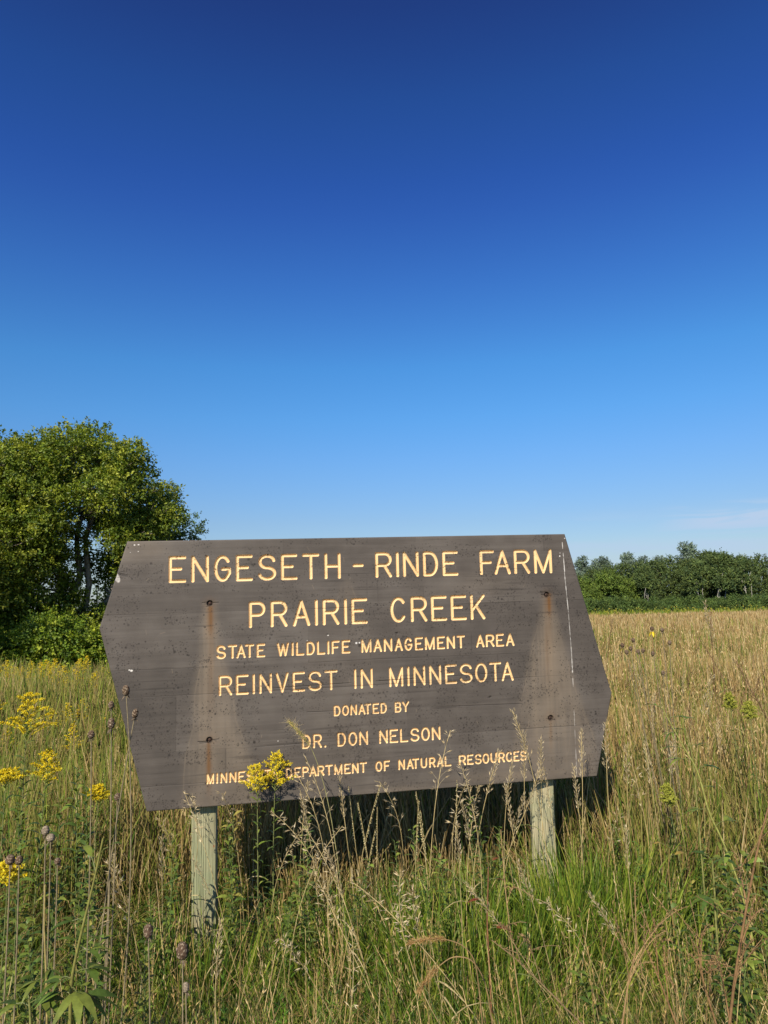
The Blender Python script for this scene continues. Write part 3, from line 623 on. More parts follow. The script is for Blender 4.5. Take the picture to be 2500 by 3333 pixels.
    def emit(name, faces, parent, extra=None):
        ids, inv = np.unique(faces.ravel(), return_inverse=True)
        V = Pt[ids]; q = inv.reshape(-1, 4); a = A[ids]; b = Bt[ids]; nf = len(q)
        if extra is not None:
            ev, eq = extra; q = np.concatenate([q, eq + len(V)]); V = np.concatenate([V, ev])
            a = np.concatenate([a, np.tile([[0, 0, .15, 1]], (len(ev), 1))]); b = np.concatenate([b, np.tile([[.1, 0, .5, 1]], (len(ev), 1))])
        me = mesh_np(name, V, q, True)
        if extra is not None:
            sm = np.ones(len(q), bool); sm[nf:] = False; me.polygons.foreach_set('use_smooth', sm)
        me.attributes.new('marks_a', 'FLOAT_COLOR', 'POINT').data.foreach_set('color', a.astype(np.float32).ravel())
        me.attributes.new('marks_b', 'FLOAT_COLOR', 'POINT').data.foreach_set('color', b.astype(np.float32).ravel())
        me.materials.append(mat); o = bpy.data.objects.new(name, me); COL.objects.link(o); o.parent = parent
        return o
    # sides and back of the board
    loop = [Pt.reshape(ny, nx, 3)[0, ::6], Pt.reshape(ny, nx, 3)[::6, -1], Pt.reshape(ny, nx, 3)[-1, ::-6], Pt.reshape(ny, nx, 3)[::-6, 0]]
    lp = np.concatenate(loop); TH = .042; bk = lp.copy(); bk[:, 2] = -TH; k = len(lp); cen = bk.mean(0)[None]
    ev = np.concatenate([lp, bk, cen]); a_ = np.arange(k); b_ = (a_ + 1) % k
    eq = np.concatenate([np.stack([a_, a_ + k, b_ + k, b_], 1), np.stack([a_ + k, np.full(k, 2 * k), b_ + k, b_ + k], 1)])
    eq_side = eq[:k]
    board = emit('board', Q[rowq < 0], e, (ev, eq_side)); board.matrix_local = offm
    me = bpy.data.meshes.new('back_face'); me.from_pydata([tuple(p) for p in bk], [], [tuple(range(k))[::-1]]); me.materials.append(mat)
    o = bpy.data.objects.new('back_face', me); COL.objects.link(o); o.parent = board
    for r in range(wid_n[0] + 1):
        if (rowq == r).any(): emit('lettering', Q[rowq == r], board)
    # bolts
    mb, n_, l_, p_ = new_mat('rusty_bolt'); p_.inputs['Base Color'].default_value = (.06, .035, .025, 1); p_.inputs['Metallic'].default_value = .6; p_.inputs['Roughness'].default_value = .7
    for c in bolts:
        g = Geo(); a = np.linspace(0, PI / 2, 5); prof = [(.0075 * math.cos(x), -.0085 + .004 * math.sin(x)) for x in a]
        pts = [(c[0], c[1], z) for _, z in prof]; g.tube([(c[0], c[1], -.012)] + pts, [.0075] + [max(r, .0003) for r, _ in prof], np.array([.1, .06, .04]), 12)
        o = g.build('bolt', mb, board, True)
    # posts
    pm = post_material()
    for i, (xt, yt, xb, yb, wpx, lab) in enumerate(((659, 2700, 660, 3040, 79, None), (1793, 2560, 1804, 2788, 77, 'post with small rust stains'))):
        pt = uv(xt, yt); d_ = (ORG + EX * pt[0] + EY * pt[1] - EYE) @ (RCW @ np.array([0, 0, 1.0])); hw = wpx / F * (d_ + .05) / 2
        pc = pt[0] + (.004 if i == 0 else .0); bev = .007; n = 90
        top = TL[1] - .12; bot = -(foot[2] / EY[2]) - .3
        vs = np.linspace(bot, top, n); z1 = -TH - .002; z0 = z1 - 2 * hw
        sec = []
        for (cx, cz, a0) in ((pc + hw - bev, z1 - bev, 0), (pc - hw + bev, z1 - bev, 90), (pc - hw + bev, z0 + bev, 180), (pc + hw - bev, z0 + bev, 270)):
            for a in np.radians(np.linspace(a0, a0 + 90, 4)): sec.append((cx + bev * math.cos(a), cz + bev * math.sin(a)))
        S = np.array(sec); m = len(S)
        if i == 1:
            ca, sa = math.cos(math.radians(20)), math.sin(math.radians(20)); cz = (z0 + z1) / 2; q = S - [pc, cz]
            S = np.stack([pc + q[:, 0] * ca - q[:, 1] * sa, cz + q[:, 0] * sa + q[:, 1] * ca], 1); S[:, 1] += z1 - S[:, 1].max()
        V = np.zeros((n, m, 3)); V[..., 0] = S[None, :, 0] + (np.sin(vs * 2.1 + i) * .002)[:, None]; V[..., 1] = vs[:, None]; V[..., 2] = S[None, :, 1]
        j = np.arange(n - 1)[:, None] * m; k_ = np.arange(m)[None]; k2 = (k_ + 1) % m
        me = bpy.data.meshes.new('post')
        me.from_pydata([tuple(p) for p in V.reshape(-1, 3)], [], [tuple(x) for x in np.stack([j + k_, j + k2, j + m + k2, j + m + k_], -1).reshape(-1, 4)] + [tuple(range((n - 1) * m, n * m))])
        for p in me.polygons: p.use_smooth = len(p.vertices) == 4
        me.materials.append(pm); o = bpy.data.objects.new('post', me); COL.objects.link(o); o.parent = e; o.matrix_local = offm
        if lab: o['label'] = lab
    for ch in board.children: pass

def sign_material():
    m, n, l, p = new_mat('brown_painted_wood')
    a = n.new('ShaderNodeAttribute'); a.attribute_name = 'marks_a'; b = n.new('ShaderNodeAttribute'); b.attribute_name = 'marks_b'
    sa = n.new('ShaderNodeSeparateColor'); sb = n.new('ShaderNodeSeparateColor'); l.new(a.outputs['Color'], sa.inputs[0]); l.new(b.outputs['Color'], sb.inputs[0])
    te = n.new('ShaderNodeTexCoord'); mp = n.new('ShaderNodeMapping'); mp.inputs['Scale'].default_value = (6, 90, 40); l.new(te.outputs['Object'], mp.inputs[0])
    g1 = n.new('ShaderNodeTexNoise'); g1.inputs['Scale'].default_value = 1.0; g1.inputs['Detail'].default_value = 10; g1.inputs['Roughness'].default_value = .65; l.new(mp.outputs[0], g1.inputs['Vector'])
    g2 = n.new('ShaderNodeTexNoise'); g2.inputs['Scale'].default_value = 9; g2.inputs['Detail'].default_value = 8; l.new(te.outputs['Object'], g2.inputs['Vector'])
    g3 = n.new('ShaderNodeTexNoise'); g3.inputs['Scale'].default_value = 420; g3.inputs['Detail'].default_value = 2; l.new(te.outputs['Object'], g3.inputs['Vector'])
    def math_(op, x, y):
        k = n.new('ShaderNodeMath'); k.operation = op
        for i, v in enumerate((x, y)):
            if isinstance(v, (int, float)): k.inputs[i].default_value = v
            else: l.new(v, k.inputs[i])
        return k.outputs[0]
    t = math_('ADD', sb.outputs[2], math_('ADD', math_('MULTIPLY', math_('SUBTRACT', g1.outputs[0], .5), .35), math_('MULTIPLY', math_('SUBTRACT', g2.outputs[0], .5), .7)))
    t = math_('ADD', t, math_('MULTIPLY', math_('SUBTRACT', g3.outputs[0], .5), .25))
    r = n.new('ShaderNodeValToRGB'); set_ramp(r, BOARD_STOPS); l.new(t, r.inputs[0])
    def mix(fac, c1, c2):
        k = n.new('ShaderNodeMix'); k.data_type = 'RGBA'; l.new(fac, k.inputs[0]); l.new(c1, k.inputs[6])
        if isinstance(c2, tuple): k.inputs[7].default_value = (*c2, 1)
        else: l.new(c2, k.inputs[7])
        return k.outputs[2]
    c = mix(math_('MULTIPLY', sa.outputs[2], math_('ADD', .55, math_('MULTIPLY', g2.outputs[0], .8))), r.outputs[0], (.24, .185, .128))
    c = mix(math_('MULTIPLY', sa.outputs[1], .85), c, (.13, .062, .02))
    # yellow paint in the letters, a little worn and dirty
    yr = n.new('ShaderNodeValToRGB'); set_ramp(yr, [(.3, PAINT_A), (.7, PAINT_B)]); l.new(g2.outputs[0], yr.inputs[0])
    ed = math_('ADD', sa.outputs[0], math_('MULTIPLY', math_('SUBTRACT', g3.outputs[0], .5), .02))
    st = n.new('ShaderNodeMapRange'); st.inputs[1].default_value = .455; st.inputs[2].default_value = .5; l.new(ed, st.inputs[0])
    rimr = n.new('ShaderNodeMapRange'); rimr.inputs[1].default_value = .52; rimr.inputs[2].default_value = .68; l.new(ed, rimr.inputs[0])
    yo = mix(rimr.outputs[0], yr.outputs[0], yr.outputs[0]) if False else yr.outputs[0]
    c = mix(st.outputs[0], c, yo)
    c = mix(math_('MULTIPLY', sb.outputs[0], .92), c, (.02, .016, .013))
    c = mix(sb.outputs[1], c, (.72, .68, .62))
    l.new(c, p.inputs['Base Color']); p.inputs['Roughness'].default_value = .62; p.inputs['Specular IOR Level'].default_value = .3
    bu = n.new('ShaderNodeBump'); l.new(math_('SUBTRACT', .3, math_('MULTIPLY', st.outputs[0], .27)), bu.inputs['Strength']); bu.inputs['Distance'].default_value = .0012
    l.new(math_('ADD', g1.outputs[0], math_('MULTIPLY', g3.outputs[0], .3)), bu.inputs['Height']); l.new(bu.outputs[0], p.inputs['Normal'])
    return m
BOARD_STOPS = [(.0, (.042, .0352, .0292)), (.45, (.08, .067, .056)), (1.0, (.14, .121, .103))]
PAINT_A, PAINT_B = (.69, .455, .215), (.78, .55, .285)
def post_material():
    m, n, l, p = new_mat('green_treated_wood')
    te = n.new('ShaderNodeTexCoord'); mp = n.new('ShaderNodeMapping'); mp.inputs['Scale'].default_value = (60, 3.2, 60); l.new(te.outputs['Object'], mp.inputs[0])
    g = n.new('ShaderNodeTexNoise'); g.inputs['Scale'].default_value = 1.4; g.inputs['Detail'].default_value = 9; g.inputs['Distortion'].default_value = .6; l.new(mp.outputs[0], g.inputs['Vector'])
    w = n.new('ShaderNodeTexWave'); w.inputs['Scale'].default_value = .9; w.inputs['Distortion'].default_value = 7; w.inputs['Detail'].default_value = 3; l.new(mp.outputs[0], w.inputs['Vector'])
    g2 = n.new('ShaderNodeTexNoise'); g2.inputs['Scale'].default_value = 7; g2.inputs['Detail'].default_value = 5; l.new(te.outputs['Object'], g2.inputs['Vector'])
    r = n.new('ShaderNodeValToRGB'); set_ramp(r, [(.25, (.1, .095, .055)), (.4, (.27, .255, .16)), (.6, (.34, .32, .2)), (.8, (.42, .39, .26))])
    ad = n.new('ShaderNodeMix'); ad.data_type = 'FLOAT'; ad.inputs[0].default_value = .45; l.new(g.outputs[0], ad.inputs[2]); l.new(w.outputs[1], ad.inputs[3]); l.new(ad.outputs[0], r.inputs[0])
    r2 = n.new('ShaderNodeValToRGB'); set_ramp(r2, [(.35, (.8, .9, .78)), (.65, (1.1, 1.02, .95))]); l.new(g2.outputs[0], r2.inputs[0])
    mx = n.new('ShaderNodeMix'); mx.data_type = 'RGBA'; mx.blend_type = 'MULTIPLY'; mx.inputs[0].default_value = 1; l.new(r.outputs[0], mx.inputs[6]); l.new(r2.outputs[0], mx.inputs[7])
    # small orange rust spots
    vo = n.new('ShaderNodeTexNoise'); vo.inputs['Scale'].default_value = 16; vo.inputs['Detail'].default_value = 2; l.new(te.outputs['Object'], vo.inputs['Vector'])
    vr = n.new('ShaderNodeMapRange'); vr.inputs[1].default_value = .72; vr.inputs[2].default_value = .76; l.new(vo.outputs[0], vr.inputs[0])
    m2 = n.new('ShaderNodeMix'); m2.data_type = 'RGBA'; l.new(vr.outputs[0], m2.inputs[0]); l.new(mx.outputs[2], m2.inputs[6]); m2.inputs[7].default_value = (.3, .1, .03, 1)
    l.new(m2.outputs[2], p.inputs['Base Color']); p.inputs['Roughness'].default_value = .85
    bu = n.new('ShaderNodeBump'); bu.inputs['Strength'].default_value = .7; bu.inputs['Distance'].default_value = .003; l.new(ad.outputs[0], bu.inputs['Height']); l.new(bu.outputs[0], p.inputs['Normal'])
    return m
build_sign()

# ------------------------------------------------------------------ grass
def vnoise2(x, y, s, seed):
    r = RS(seed).rand(64, 64); a = x / s + 500; b = y / s + 500
    i = np.floor(a).astype(int); j = np.floor(b).astype(int); fa = a - i; fb = b - j; fa = fa * fa * (3 - 2 * fa); fb = fb * fb * (3 - 2 * fb)
    g = lambda p, q: r[p % 64, q % 64]
    return (g(i, j) * (1 - fa) + g(i + 1, j) * fa) * (1 - fb) + (g(i, j + 1) * (1 - fa) + g(i + 1, j + 1) * fa) * fb
FRESH = np.array([[.115, .175, .015], [.165, .215, .022], [.07, .13, .014], [.24, .26, .04], [.04, .08, .012]])
OLIVE = np.array([[.19, .175, .04], [.24, .2, .055], [.13, .13, .03], [.28, .235, .075]])
STRAW = np.array([[.4, .275, .11], [.47, .345, .155], [.34, .225, .085], [.52, .4, .2], [.28, .185, .07]])
BROWN = np.array([[.16, .1, .045], [.2, .12, .055], [.12, .075, .035]])
SX, SY = ORG[0], ORG[1]; EXH = EX[:2] / np.linalg.norm(EX[:2]); ENH = np.array([EXH[1], -EXH[0]])
def near_board(x, y):
    dx, dy = x - SX, y - SY; return dx * EXH[0] + dy * EXH[1], dx * ENH[0] + dy * ENH[1]
def scatter(n, d0, d1, rng, wide=.78, power=1.0):
    d = d0 * (d1 / d0) ** (rng.rand(n) ** power); r = rng.uniform(-wide, wide, n); x = r * d; return x, d
def cap_heights(x, y, H, cap=.66, reach=.3):
    u, nn = near_board(x, y); m = (np.abs(u) < 1.08) & (nn < reach) & (nn > -.34)
    return np.where(m, np.minimum(H, cap * (.75 + .25 * (np.arange(len(H)) % 7) / 7)), H)
def pick(cols, n, rng, j=.2): return cols[rng.randint(0, len(cols), n)] * (1 - j + 2 * j * rng.rand(n, 1))
def pts(x, y): return np.stack([x, y, gz(x, y) - .01], 1)

def build_near_grass():
    rng = RS(301); g = Geo()
    n = 190000; x, y = scatter(n // 26 + 1, 1.35, 6.5, rng); x = np.repeat(x, 26)[:n]; y = np.repeat(y, 26)[:n]; q = rng.rand(n) ** .8 * .026 * y; aa = rng.rand(n) * 2 * PI; x = x + np.cos(aa) * q; y = y + np.sin(aa) * q
    fr = vnoise2(x, y, .45, 1); tall = vnoise2(x, y, .9, 2)
    xr = x / y
    fresh = np.clip(.42 + fr * .9 + .35 * np.exp(-((xr - .07) / .12) ** 2) + .2 * np.exp(-((xr + .2) / .1) ** 2) * (y < 2.3) - .25 * sstep(3.2, 5, y), 0, 1)
    isf = rng.rand(n) < fresh * .95
    H = (.24 + .26 * rng.rand(n)) * (.75 + .5 * tall) * (1 + .25 * sstep(3, 5, y))
    ca = np.where(isf[:, None], pick(FRESH, n, rng) * .85, pick(OLIVE, n, rng) * .75); cb = np.where(isf[:, None], pick(FRESH, n, rng) * 1.1, pick(np.concatenate([STRAW * .8, OLIVE * .9, OLIVE * .9]), n, rng))  # feet darker than tips: some shade between blades is put into the colour
    H = cap_heights(x, y, H, .5, .12)
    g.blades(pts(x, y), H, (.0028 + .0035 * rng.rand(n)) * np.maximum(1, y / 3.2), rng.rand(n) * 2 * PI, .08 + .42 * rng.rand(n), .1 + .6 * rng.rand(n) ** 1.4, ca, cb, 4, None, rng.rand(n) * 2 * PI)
    # long fresh blades in tussocks
    for (xp, d, k, hh, w) in ((1500, 2.55, 420, .62, .2), (1430, 2.3, 300, .55, .16), (1900, 2.75, 260, .66, .14), (1640, 2.35, 260, .58, .2), (1250, 2.45, 200, .5, .2), (2050, 2.6, 220, .6, .2), (1050, 2.1, 260, .48, .25), (700, 1.95, 200, .45, .25), (420, 2.4, 200, .5, .25), (2250, 2.3, 240, .55, .3), (1350, 1.9, 300, .45, .3), (1700, 1.95, 240, .46, .3), (1000, 1.75, 200, .42, .3), (1795, 2.88, 560, .64, .15), (1785, 2.72, 400, .58, .18), (1900, 2.95, 320, .72, .14), (1660, 2.8, 300, .64, .16), (1560, 2.78, 280, .62, .16), (1440, 2.75, 260, .62, .16), (1330, 2.72, 260, .62, .16), (1210, 2.7, 220, .58, .16), (1100, 2.68, 220, .58, .16), (655, 2.6, 420, .55, .15), (660, 2.45, 260, .46, .2), (700, 2.5, 160, .42, .2), (560, 2.55, 160, .5, .2), (850, 2.6, 180, .5, .2), (2000, 2.95, 220, .7, .2)):
        k = int(k * 1.25); c = at(xp, d); a = rng.rand(k) * 2 * PI; q = np.sqrt(rng.rand(k)) * w; bx, by = c[0] + np.cos(a) * q, c[1] + np.sin(a) * q * .8
        hh_ = cap_heights(bx, by, hh * (.6 + .5 * rng.rand(k)), .66, .1)
        g.blades(pts(bx, by), hh_, .0045 + .006 * rng.rand(k), a + rng.normal(size=k) * .5, .03 + .2 * rng.rand(k), .05 + .4 * rng.rand(k) ** 2, pick(FRESH, k, rng) * .8, pick(FRESH, k, rng) * 1.25, 4, None, rng.rand(k) * 2 * PI)  # tussock blades likewise carry a little shade in their foot colour
    o = g.build('meadow_grass', M_GRASS); tag(o, 'mixed green and dry grass around the foot of the sign', None, None, 'stuff')
    # dry tangle and thin straw stalks
    g = Geo(); n = 14000; x, y = scatter(n, 1.35, 6.5, rng)
    H = .2 + .35 * rng.rand(n); H = cap_heights(x, y, H, .5, .12)
    g.blades(pts(x, y) + np.stack([0 * x, 0 * x, .12 * rng.rand(n)], 1), H, .0018 + .0022 * rng.rand(n), rng.rand(n) * 2 * PI, .3 + .8 * rng.rand(n), .2 + .6 * rng.rand(n), pick(np.concatenate([STRAW, BROWN]), n, rng) * .9, pick(STRAW, n, rng), 4, None, rng.rand(n) * 2 * PI)
    n = 5200; x, y = scatter(n, 1.5, 7, rng); keep = vnoise2(x, y, .4, 5) + .3 * (y > 3.1) + .12 * (x / y > .12) > .5; x, y = x[keep], y[keep]; n = len(x)
    H = .42 + .3 * rng.rand(n) + .22 * sstep(3.2, 4.5, y); H = cap_heights(x, y, H, .64, .35)
    Pz = g.blades(pts(x, y), H, (.0018 + .0012 * rng.rand(n)) * np.maximum(1, y / 3), rng.rand(n) * 2 * PI, .3 * rng.rand(n) ** 1.5, .25 * rng.rand(n) ** 2, pick(np.concatenate([STRAW, OLIVE]), n, rng), pick(STRAW, n, rng) * 1.1, 4, np.array([1, 1, .9, .7, .5]), rng.rand(n) * 2 * PI)
    tip, low = Pz[:, -1], Pz[:, -2]
    ax = tip - low; ln = np.linalg.norm(ax, axis=1)[:, None]; k = 7
    s = rng.rand(n, k, 1); PP = tip[:, None] - ax[:, None] * s * 1.0
    A = ax[:, None] / ln[:, None] + rng.normal(size=(n, k, 3)) * .32
    g.diamonds(PP.reshape(-1, 3), A.reshape(-1, 3), .010 + .010 * rng.rand(n * k), .0028 * np.maximum(1, np.repeat(y, k) / 3), np.repeat(pick(STRAW, n, rng) * 1.15, k, 0), rng)
    o = g.build('dry_stalks', M_DRY); tag(o, 'straw coloured dry stalks tangled through the near grass', None, None, 'stuff')
    # low broad leaved ground cover
    g = Geo(); n = 60000; x, y = scatter(n, 1.35, 5, rng); keep = vnoise2(x, y, .35, 8) > .45; x, y = x[keep], y[keep]; n = len(x)
    P = np.stack([x, y, gz(x, y) + .03 + .34 * rng.rand(n) ** 1.2], 1); a = rng.rand(n) * 2 * PI
    A = np.stack([np.cos(a), np.sin(a), .5 * rng.normal(size=n)], 1)
    g.diamonds(P, A, .025 + .04 * rng.rand(n), .006 + .010 * rng.rand(n), pick(FRESH, n, rng, .35), rng, .2, np.tile([[0, 0, 1.0]], (n, 1)))
    # feathery bright green patch before the left post
    for (xp, d, w, k) in ((1000, 2.25, .16, 60), (870, 2.05, .12, 40), (780, 2.35, .12, 36), (940, 1.85, .1, 30), (330, 2.1, .14, 24)):
        for i in range(k):
            c = at(xp, d) + np.array([rng.normal() * w, rng.normal() * w * .8, 0]); h = .28 + .22 * rng.rand(); t = np.linspace(0, 1, 26)
            hd = rng.rand() * 2 * PI; P = c + np.stack([np.cos(hd) * .1 * t ** 2, np.sin(hd) * .1 * t ** 2, h * t], 1)
            P2 = np.repeat(P[6:], 3, 0); aa = rng.rand(len(P2)) * 2 * PI; A = np.stack([np.cos(aa), np.sin(aa), .6 + .3 * rng.rand(len(P2))], 1)
            g.diamonds(P2, A, .018 + .012 * rng.rand(len(P2)), .0032, pick(FRESH[:3], len(P2), rng, .3) * np.array([.75, 1.15, .9]), rng)
    o = g.build('ground_cover', M_HERB); tag(o, 'low leafy ground cover between the grass stems', None, None, 'stuff')

def build_field():
    rng = RS(302); g = Geo(); prof = np.array([.6, .6, .55, 1.35, .25])
    def zone(n, d0, d1, h0, h1, wk, tanmix, wide=.85):
        x, y = scatter(n // 9 + 1, d0, d1, rng, wide); x = np.repeat(x, 9)[:n]; y = np.repeat(y, 9)[:n]; q = rng.rand(n) ** .8 * .016 * y; aa = rng.rand(n) * 2 * PI; x = x + np.cos(aa) * q; y = y + np.sin(aa) * q * 1.5
        y = np.clip(y, d0, d1)
        u, nn = near_board(x, y)
        keep = ~((np.abs(u) < 1.12) & (nn > np.where(u > .85, -.14, -.5)))
        x, y = x[keep], y[keep]; n = len(x); xr = x / y
        pat = .55 * vnoise2(x, y, 2.2 + .05 * d1, 21) + .45 * vnoise2(x, y, .7, 22)
        left = sstep(-.15, -.35, xr)
        edge = left * sstep(7.5, 10, y)
        tan = rng.rand(n) < np.clip(tanmix + (1.3 if d1 < 30 else .6) * (pat - .5) - .22 * left - .5 * edge, 0.03, .97)
        H = (h0 + (h1 - h0) * rng.rand(n)) * (.85 + .3 * vnoise2(x, y, 1.5, 23))
        H = np.where(left * sstep(10.5, 13, y) > .5, H * .45, H)
        ca = np.where(tan[:, None], pick(np.concatenate([OLIVE * .8, STRAW * .75]), n, rng), pick(np.concatenate([FRESH * .85, OLIVE * .75]), n, rng))  # foot colours scaled down, painting mild shade low in the stand
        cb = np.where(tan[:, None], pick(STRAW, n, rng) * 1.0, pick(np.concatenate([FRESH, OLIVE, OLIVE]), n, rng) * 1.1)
        br = rng.rand(n) < .07; cb[br] = pick(BROWN, br.sum(), rng)
        W = wk * y * (.6 + .8 * rng.rand(n))
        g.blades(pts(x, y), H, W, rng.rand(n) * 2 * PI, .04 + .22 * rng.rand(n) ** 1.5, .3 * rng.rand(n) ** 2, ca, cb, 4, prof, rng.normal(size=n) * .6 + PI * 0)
    zone(62000, 3.0, 7.5, .45, .95, .0010, .3)
    zone(95000, 6.5, 22, .6, 1.0, .0009, .7)
    zone(110000, 18, 92, .6, .92, .0008, .95, .75)
    # fine pale seed specks over the middle distance
    n = 42000; x, y = scatter(n, 3.3, 16, rng, .8); u, nn = near_board(x, y); k = ~((np.abs(u) < 1.2) & (nn > -.5)) & (x / y > -.33); x, y = x[k], y[k]; n = len(x)
    P = pts(x, y); P[:, 2] += .45 + .5 * rng.rand(n)
    g.diamonds(P, np.stack([rng.normal(size=n) * .3, rng.normal(size=n) * .3, np.ones(n)], 1), .012 + .0022 * y, .0014 * y, pick(STRAW, n, rng) * 1.15, rng)
    o = g.build('field_grass', M_DRY); tag(o, 'tall tan prairie grass filling the field', None, None, 'stuff')
    # green margin with yellow flecks along the far thicket
    g = Geo(); n = 9000; x, y = scatter(n, 78, 91, rng, .8)
    g.blades(pts(x, y), .5 + .75 * rng.rand(n), .12 + .1 * rng.rand(n), rng.rand(n) * 6.3, .1 * rng.rand(n), .2 * rng.rand(n), pick(FRESH, n, rng) * .8, pick(FRESH, n, rng) * np.array([1.35, 1.15, 1]), 4, None, rng.normal(size=n) * .5)
    m = rng.rand(n) < .09; P = pts(x[m], y[m]); P[:, 2] += .9 + .4 * rng.rand(m.sum()); k = m.sum()
    g.diamonds(P, np.stack([rng.normal(size=k), rng.normal(size=k) * .3, np.ones(k)], 1), .16, .1, pick(np.array([[.4, .33, .04], [.34, .33, .06]]), k, rng), rng)
    o = g.build('field_margin_plants', M_DRY); tag(o, 'green weeds with yellow flecks along the far thicket', None, None, 'stuff')
build_near_grass(); build_field()

# ------------------------------------------------------------------ flowers and single plants
YEL = np.array([[.74, .56, .015], [.82, .66, .03], [.64, .48, .02], [.72, .64, .07]])
def curve(a, b, bow, n=14):
    a = np.asarray(a, float); b = np.asarray(b, float); t = np.linspace(0, 1, n)[:, None]
    return a + (b - a) * t + np.asarray(bow, float) * (4 * t * (1 - t))
def lance(g, P, D, ln, wd, col, rng, droop=.35, fold=True):
    """one lance-shaped leaf as a bent strip"""
    D = np.asarray(D, float); D = D / np.linalg.norm(D); t = np.linspace(0, 1, 6)[:, None]
    pp = np.asarray(P) + D * ln * t + np.array([0, 0, -1.0]) * droop * ln * t ** 2
    sd = np.cross(D, [0, 0, 1.0]) + rng.normal(size=3) * .18; sd /= np.linalg.norm(sd) + 1e-9
    g.strip(pp, wd * np.array([.25, .8, 1, .8, .45, .05]), sd, np.asarray(col) * (0.85 + .3 * rng.rand()))
LEAFG = np.array([[.09, .14, .022], [.125, .175, .026], [.065, .11, .02], [.17, .205, .035]])
def goldenrod(base, top, hw, hh, seed, label, group=None, lod=1.0, leafc=LEAFG, leaf=.085, bare=.0, bud=False, dens=1.0):
    rng = RS(seed); base = np.asarray(base, float); top = np.asarray(top, float)
    e = empty('goldenrod', base, label, 'wildflower', group)
    ln = np.linalg.norm(top - base); S = curve(base, top, rng.normal(size=3) * .018 * ln, 24)
    g = Geo(); g.tube(S, np.linspace(.0034, .0014, 24), np.array([.14, .15, .05]), 6); g.build('stem', M_STEM, e, True, base)
    g = Geo(); nl = int(ln / (.011 if lod == 1.0 else .016) * lod)
    for i in range(nl):
        f = bare + (1 - bare) * (i + rng.rand()) / nl
        if f > 1 - .45 * hh / ln: continue
        p = S[0] + (S[-1] - S[0]) * f; p = np.array([np.interp(f, np.linspace(0, 1, 24), S[:, k]) for k in range(3)])
        a = i * 2.4 + rng.rand() * .6; up = .55 - .2 * rng.rand() + .5 * f
        D = np.array([math.cos(a), math.sin(a), up]); L_ = leaf * (.55 + .5 * rng.rand()) * (1.05 - .55 * f)
        c = leafc[rng.randint(len(leafc))] * (.75 + .45 * rng.rand())
        if f < .35 and rng.rand() < .35: c = np.array([.22, .17, .05])
        lance(g, p, D, L_, L_ * .17, c, rng, .5)
    g.build('foliage', M_HERB, e, False, base)
    g = Geo(); st = Geo(); nb = int(30 * (.5 + .5 * lod)); ax = (S[-1] - S[-4]); ax /= np.linalg.norm(ax)
    for i in range(nb):
        f = (i + .5) / nb; o = top - ax * hh * (1 - f) * .92
        a = i * 2.399963 + rng.rand() * .5; L_ = hw * (1 - f) ** .75 * (.45 + .75 * rng.rand()) + .01
        out = np.array([math.cos(a), math.sin(a), 0]); t = np.linspace(0, 1, 9)[:, None]
        B = o + out * L_ * t + np.array([0, 0, 1.0]) * L_ * (1.0 * t - .45 * t ** 2.2) * (.8 + .3 * rng.rand())
        st.tube(B, np.linspace(.0011, .0005, 9), np.array([.22, .24, .05]), 4)
        k = int((22 + 760 * L_) * lod * dens); s = (.18 if lod > .6 else .03) + .85 * rng.rand(k) ** .8; s = np.clip(s, 0, 1)
        P = np.stack([np.interp(s, t[:, 0], B[:, c]) for c in range(3)], 1) + rng.normal(size=(k, 3)) * [.003, .003, .0022] + [0, 0, .003]
        A = rng.normal(size=(k, 3)) * .7 + [0, 0, .9]; cols = pick(YEL, k, rng, .25)
        if bud: cols = pick(np.array([[.3, .32, .05], [.36, .36, .06]]), k, rng)
        z = .0055 / math.sqrt(lod)
        for _ in range(2): g.diamonds(P + rng.normal(size=(k, 3)) * .0015, A + rng.normal(size=(k, 3)) * .5, z * (.7 + .6 * rng.rand(k)), z * .75, cols, rng, .4)
    fh = g.build('flower_head', M_FLOWER, e, False, base); b_ = st.build('flower_branch', M_STEM, fh, True, base)
    return e
def gpx(xt, yt, xb, d, db=None):
    top = px(xt, yt, d); b = at(xb, db or d); return b, top
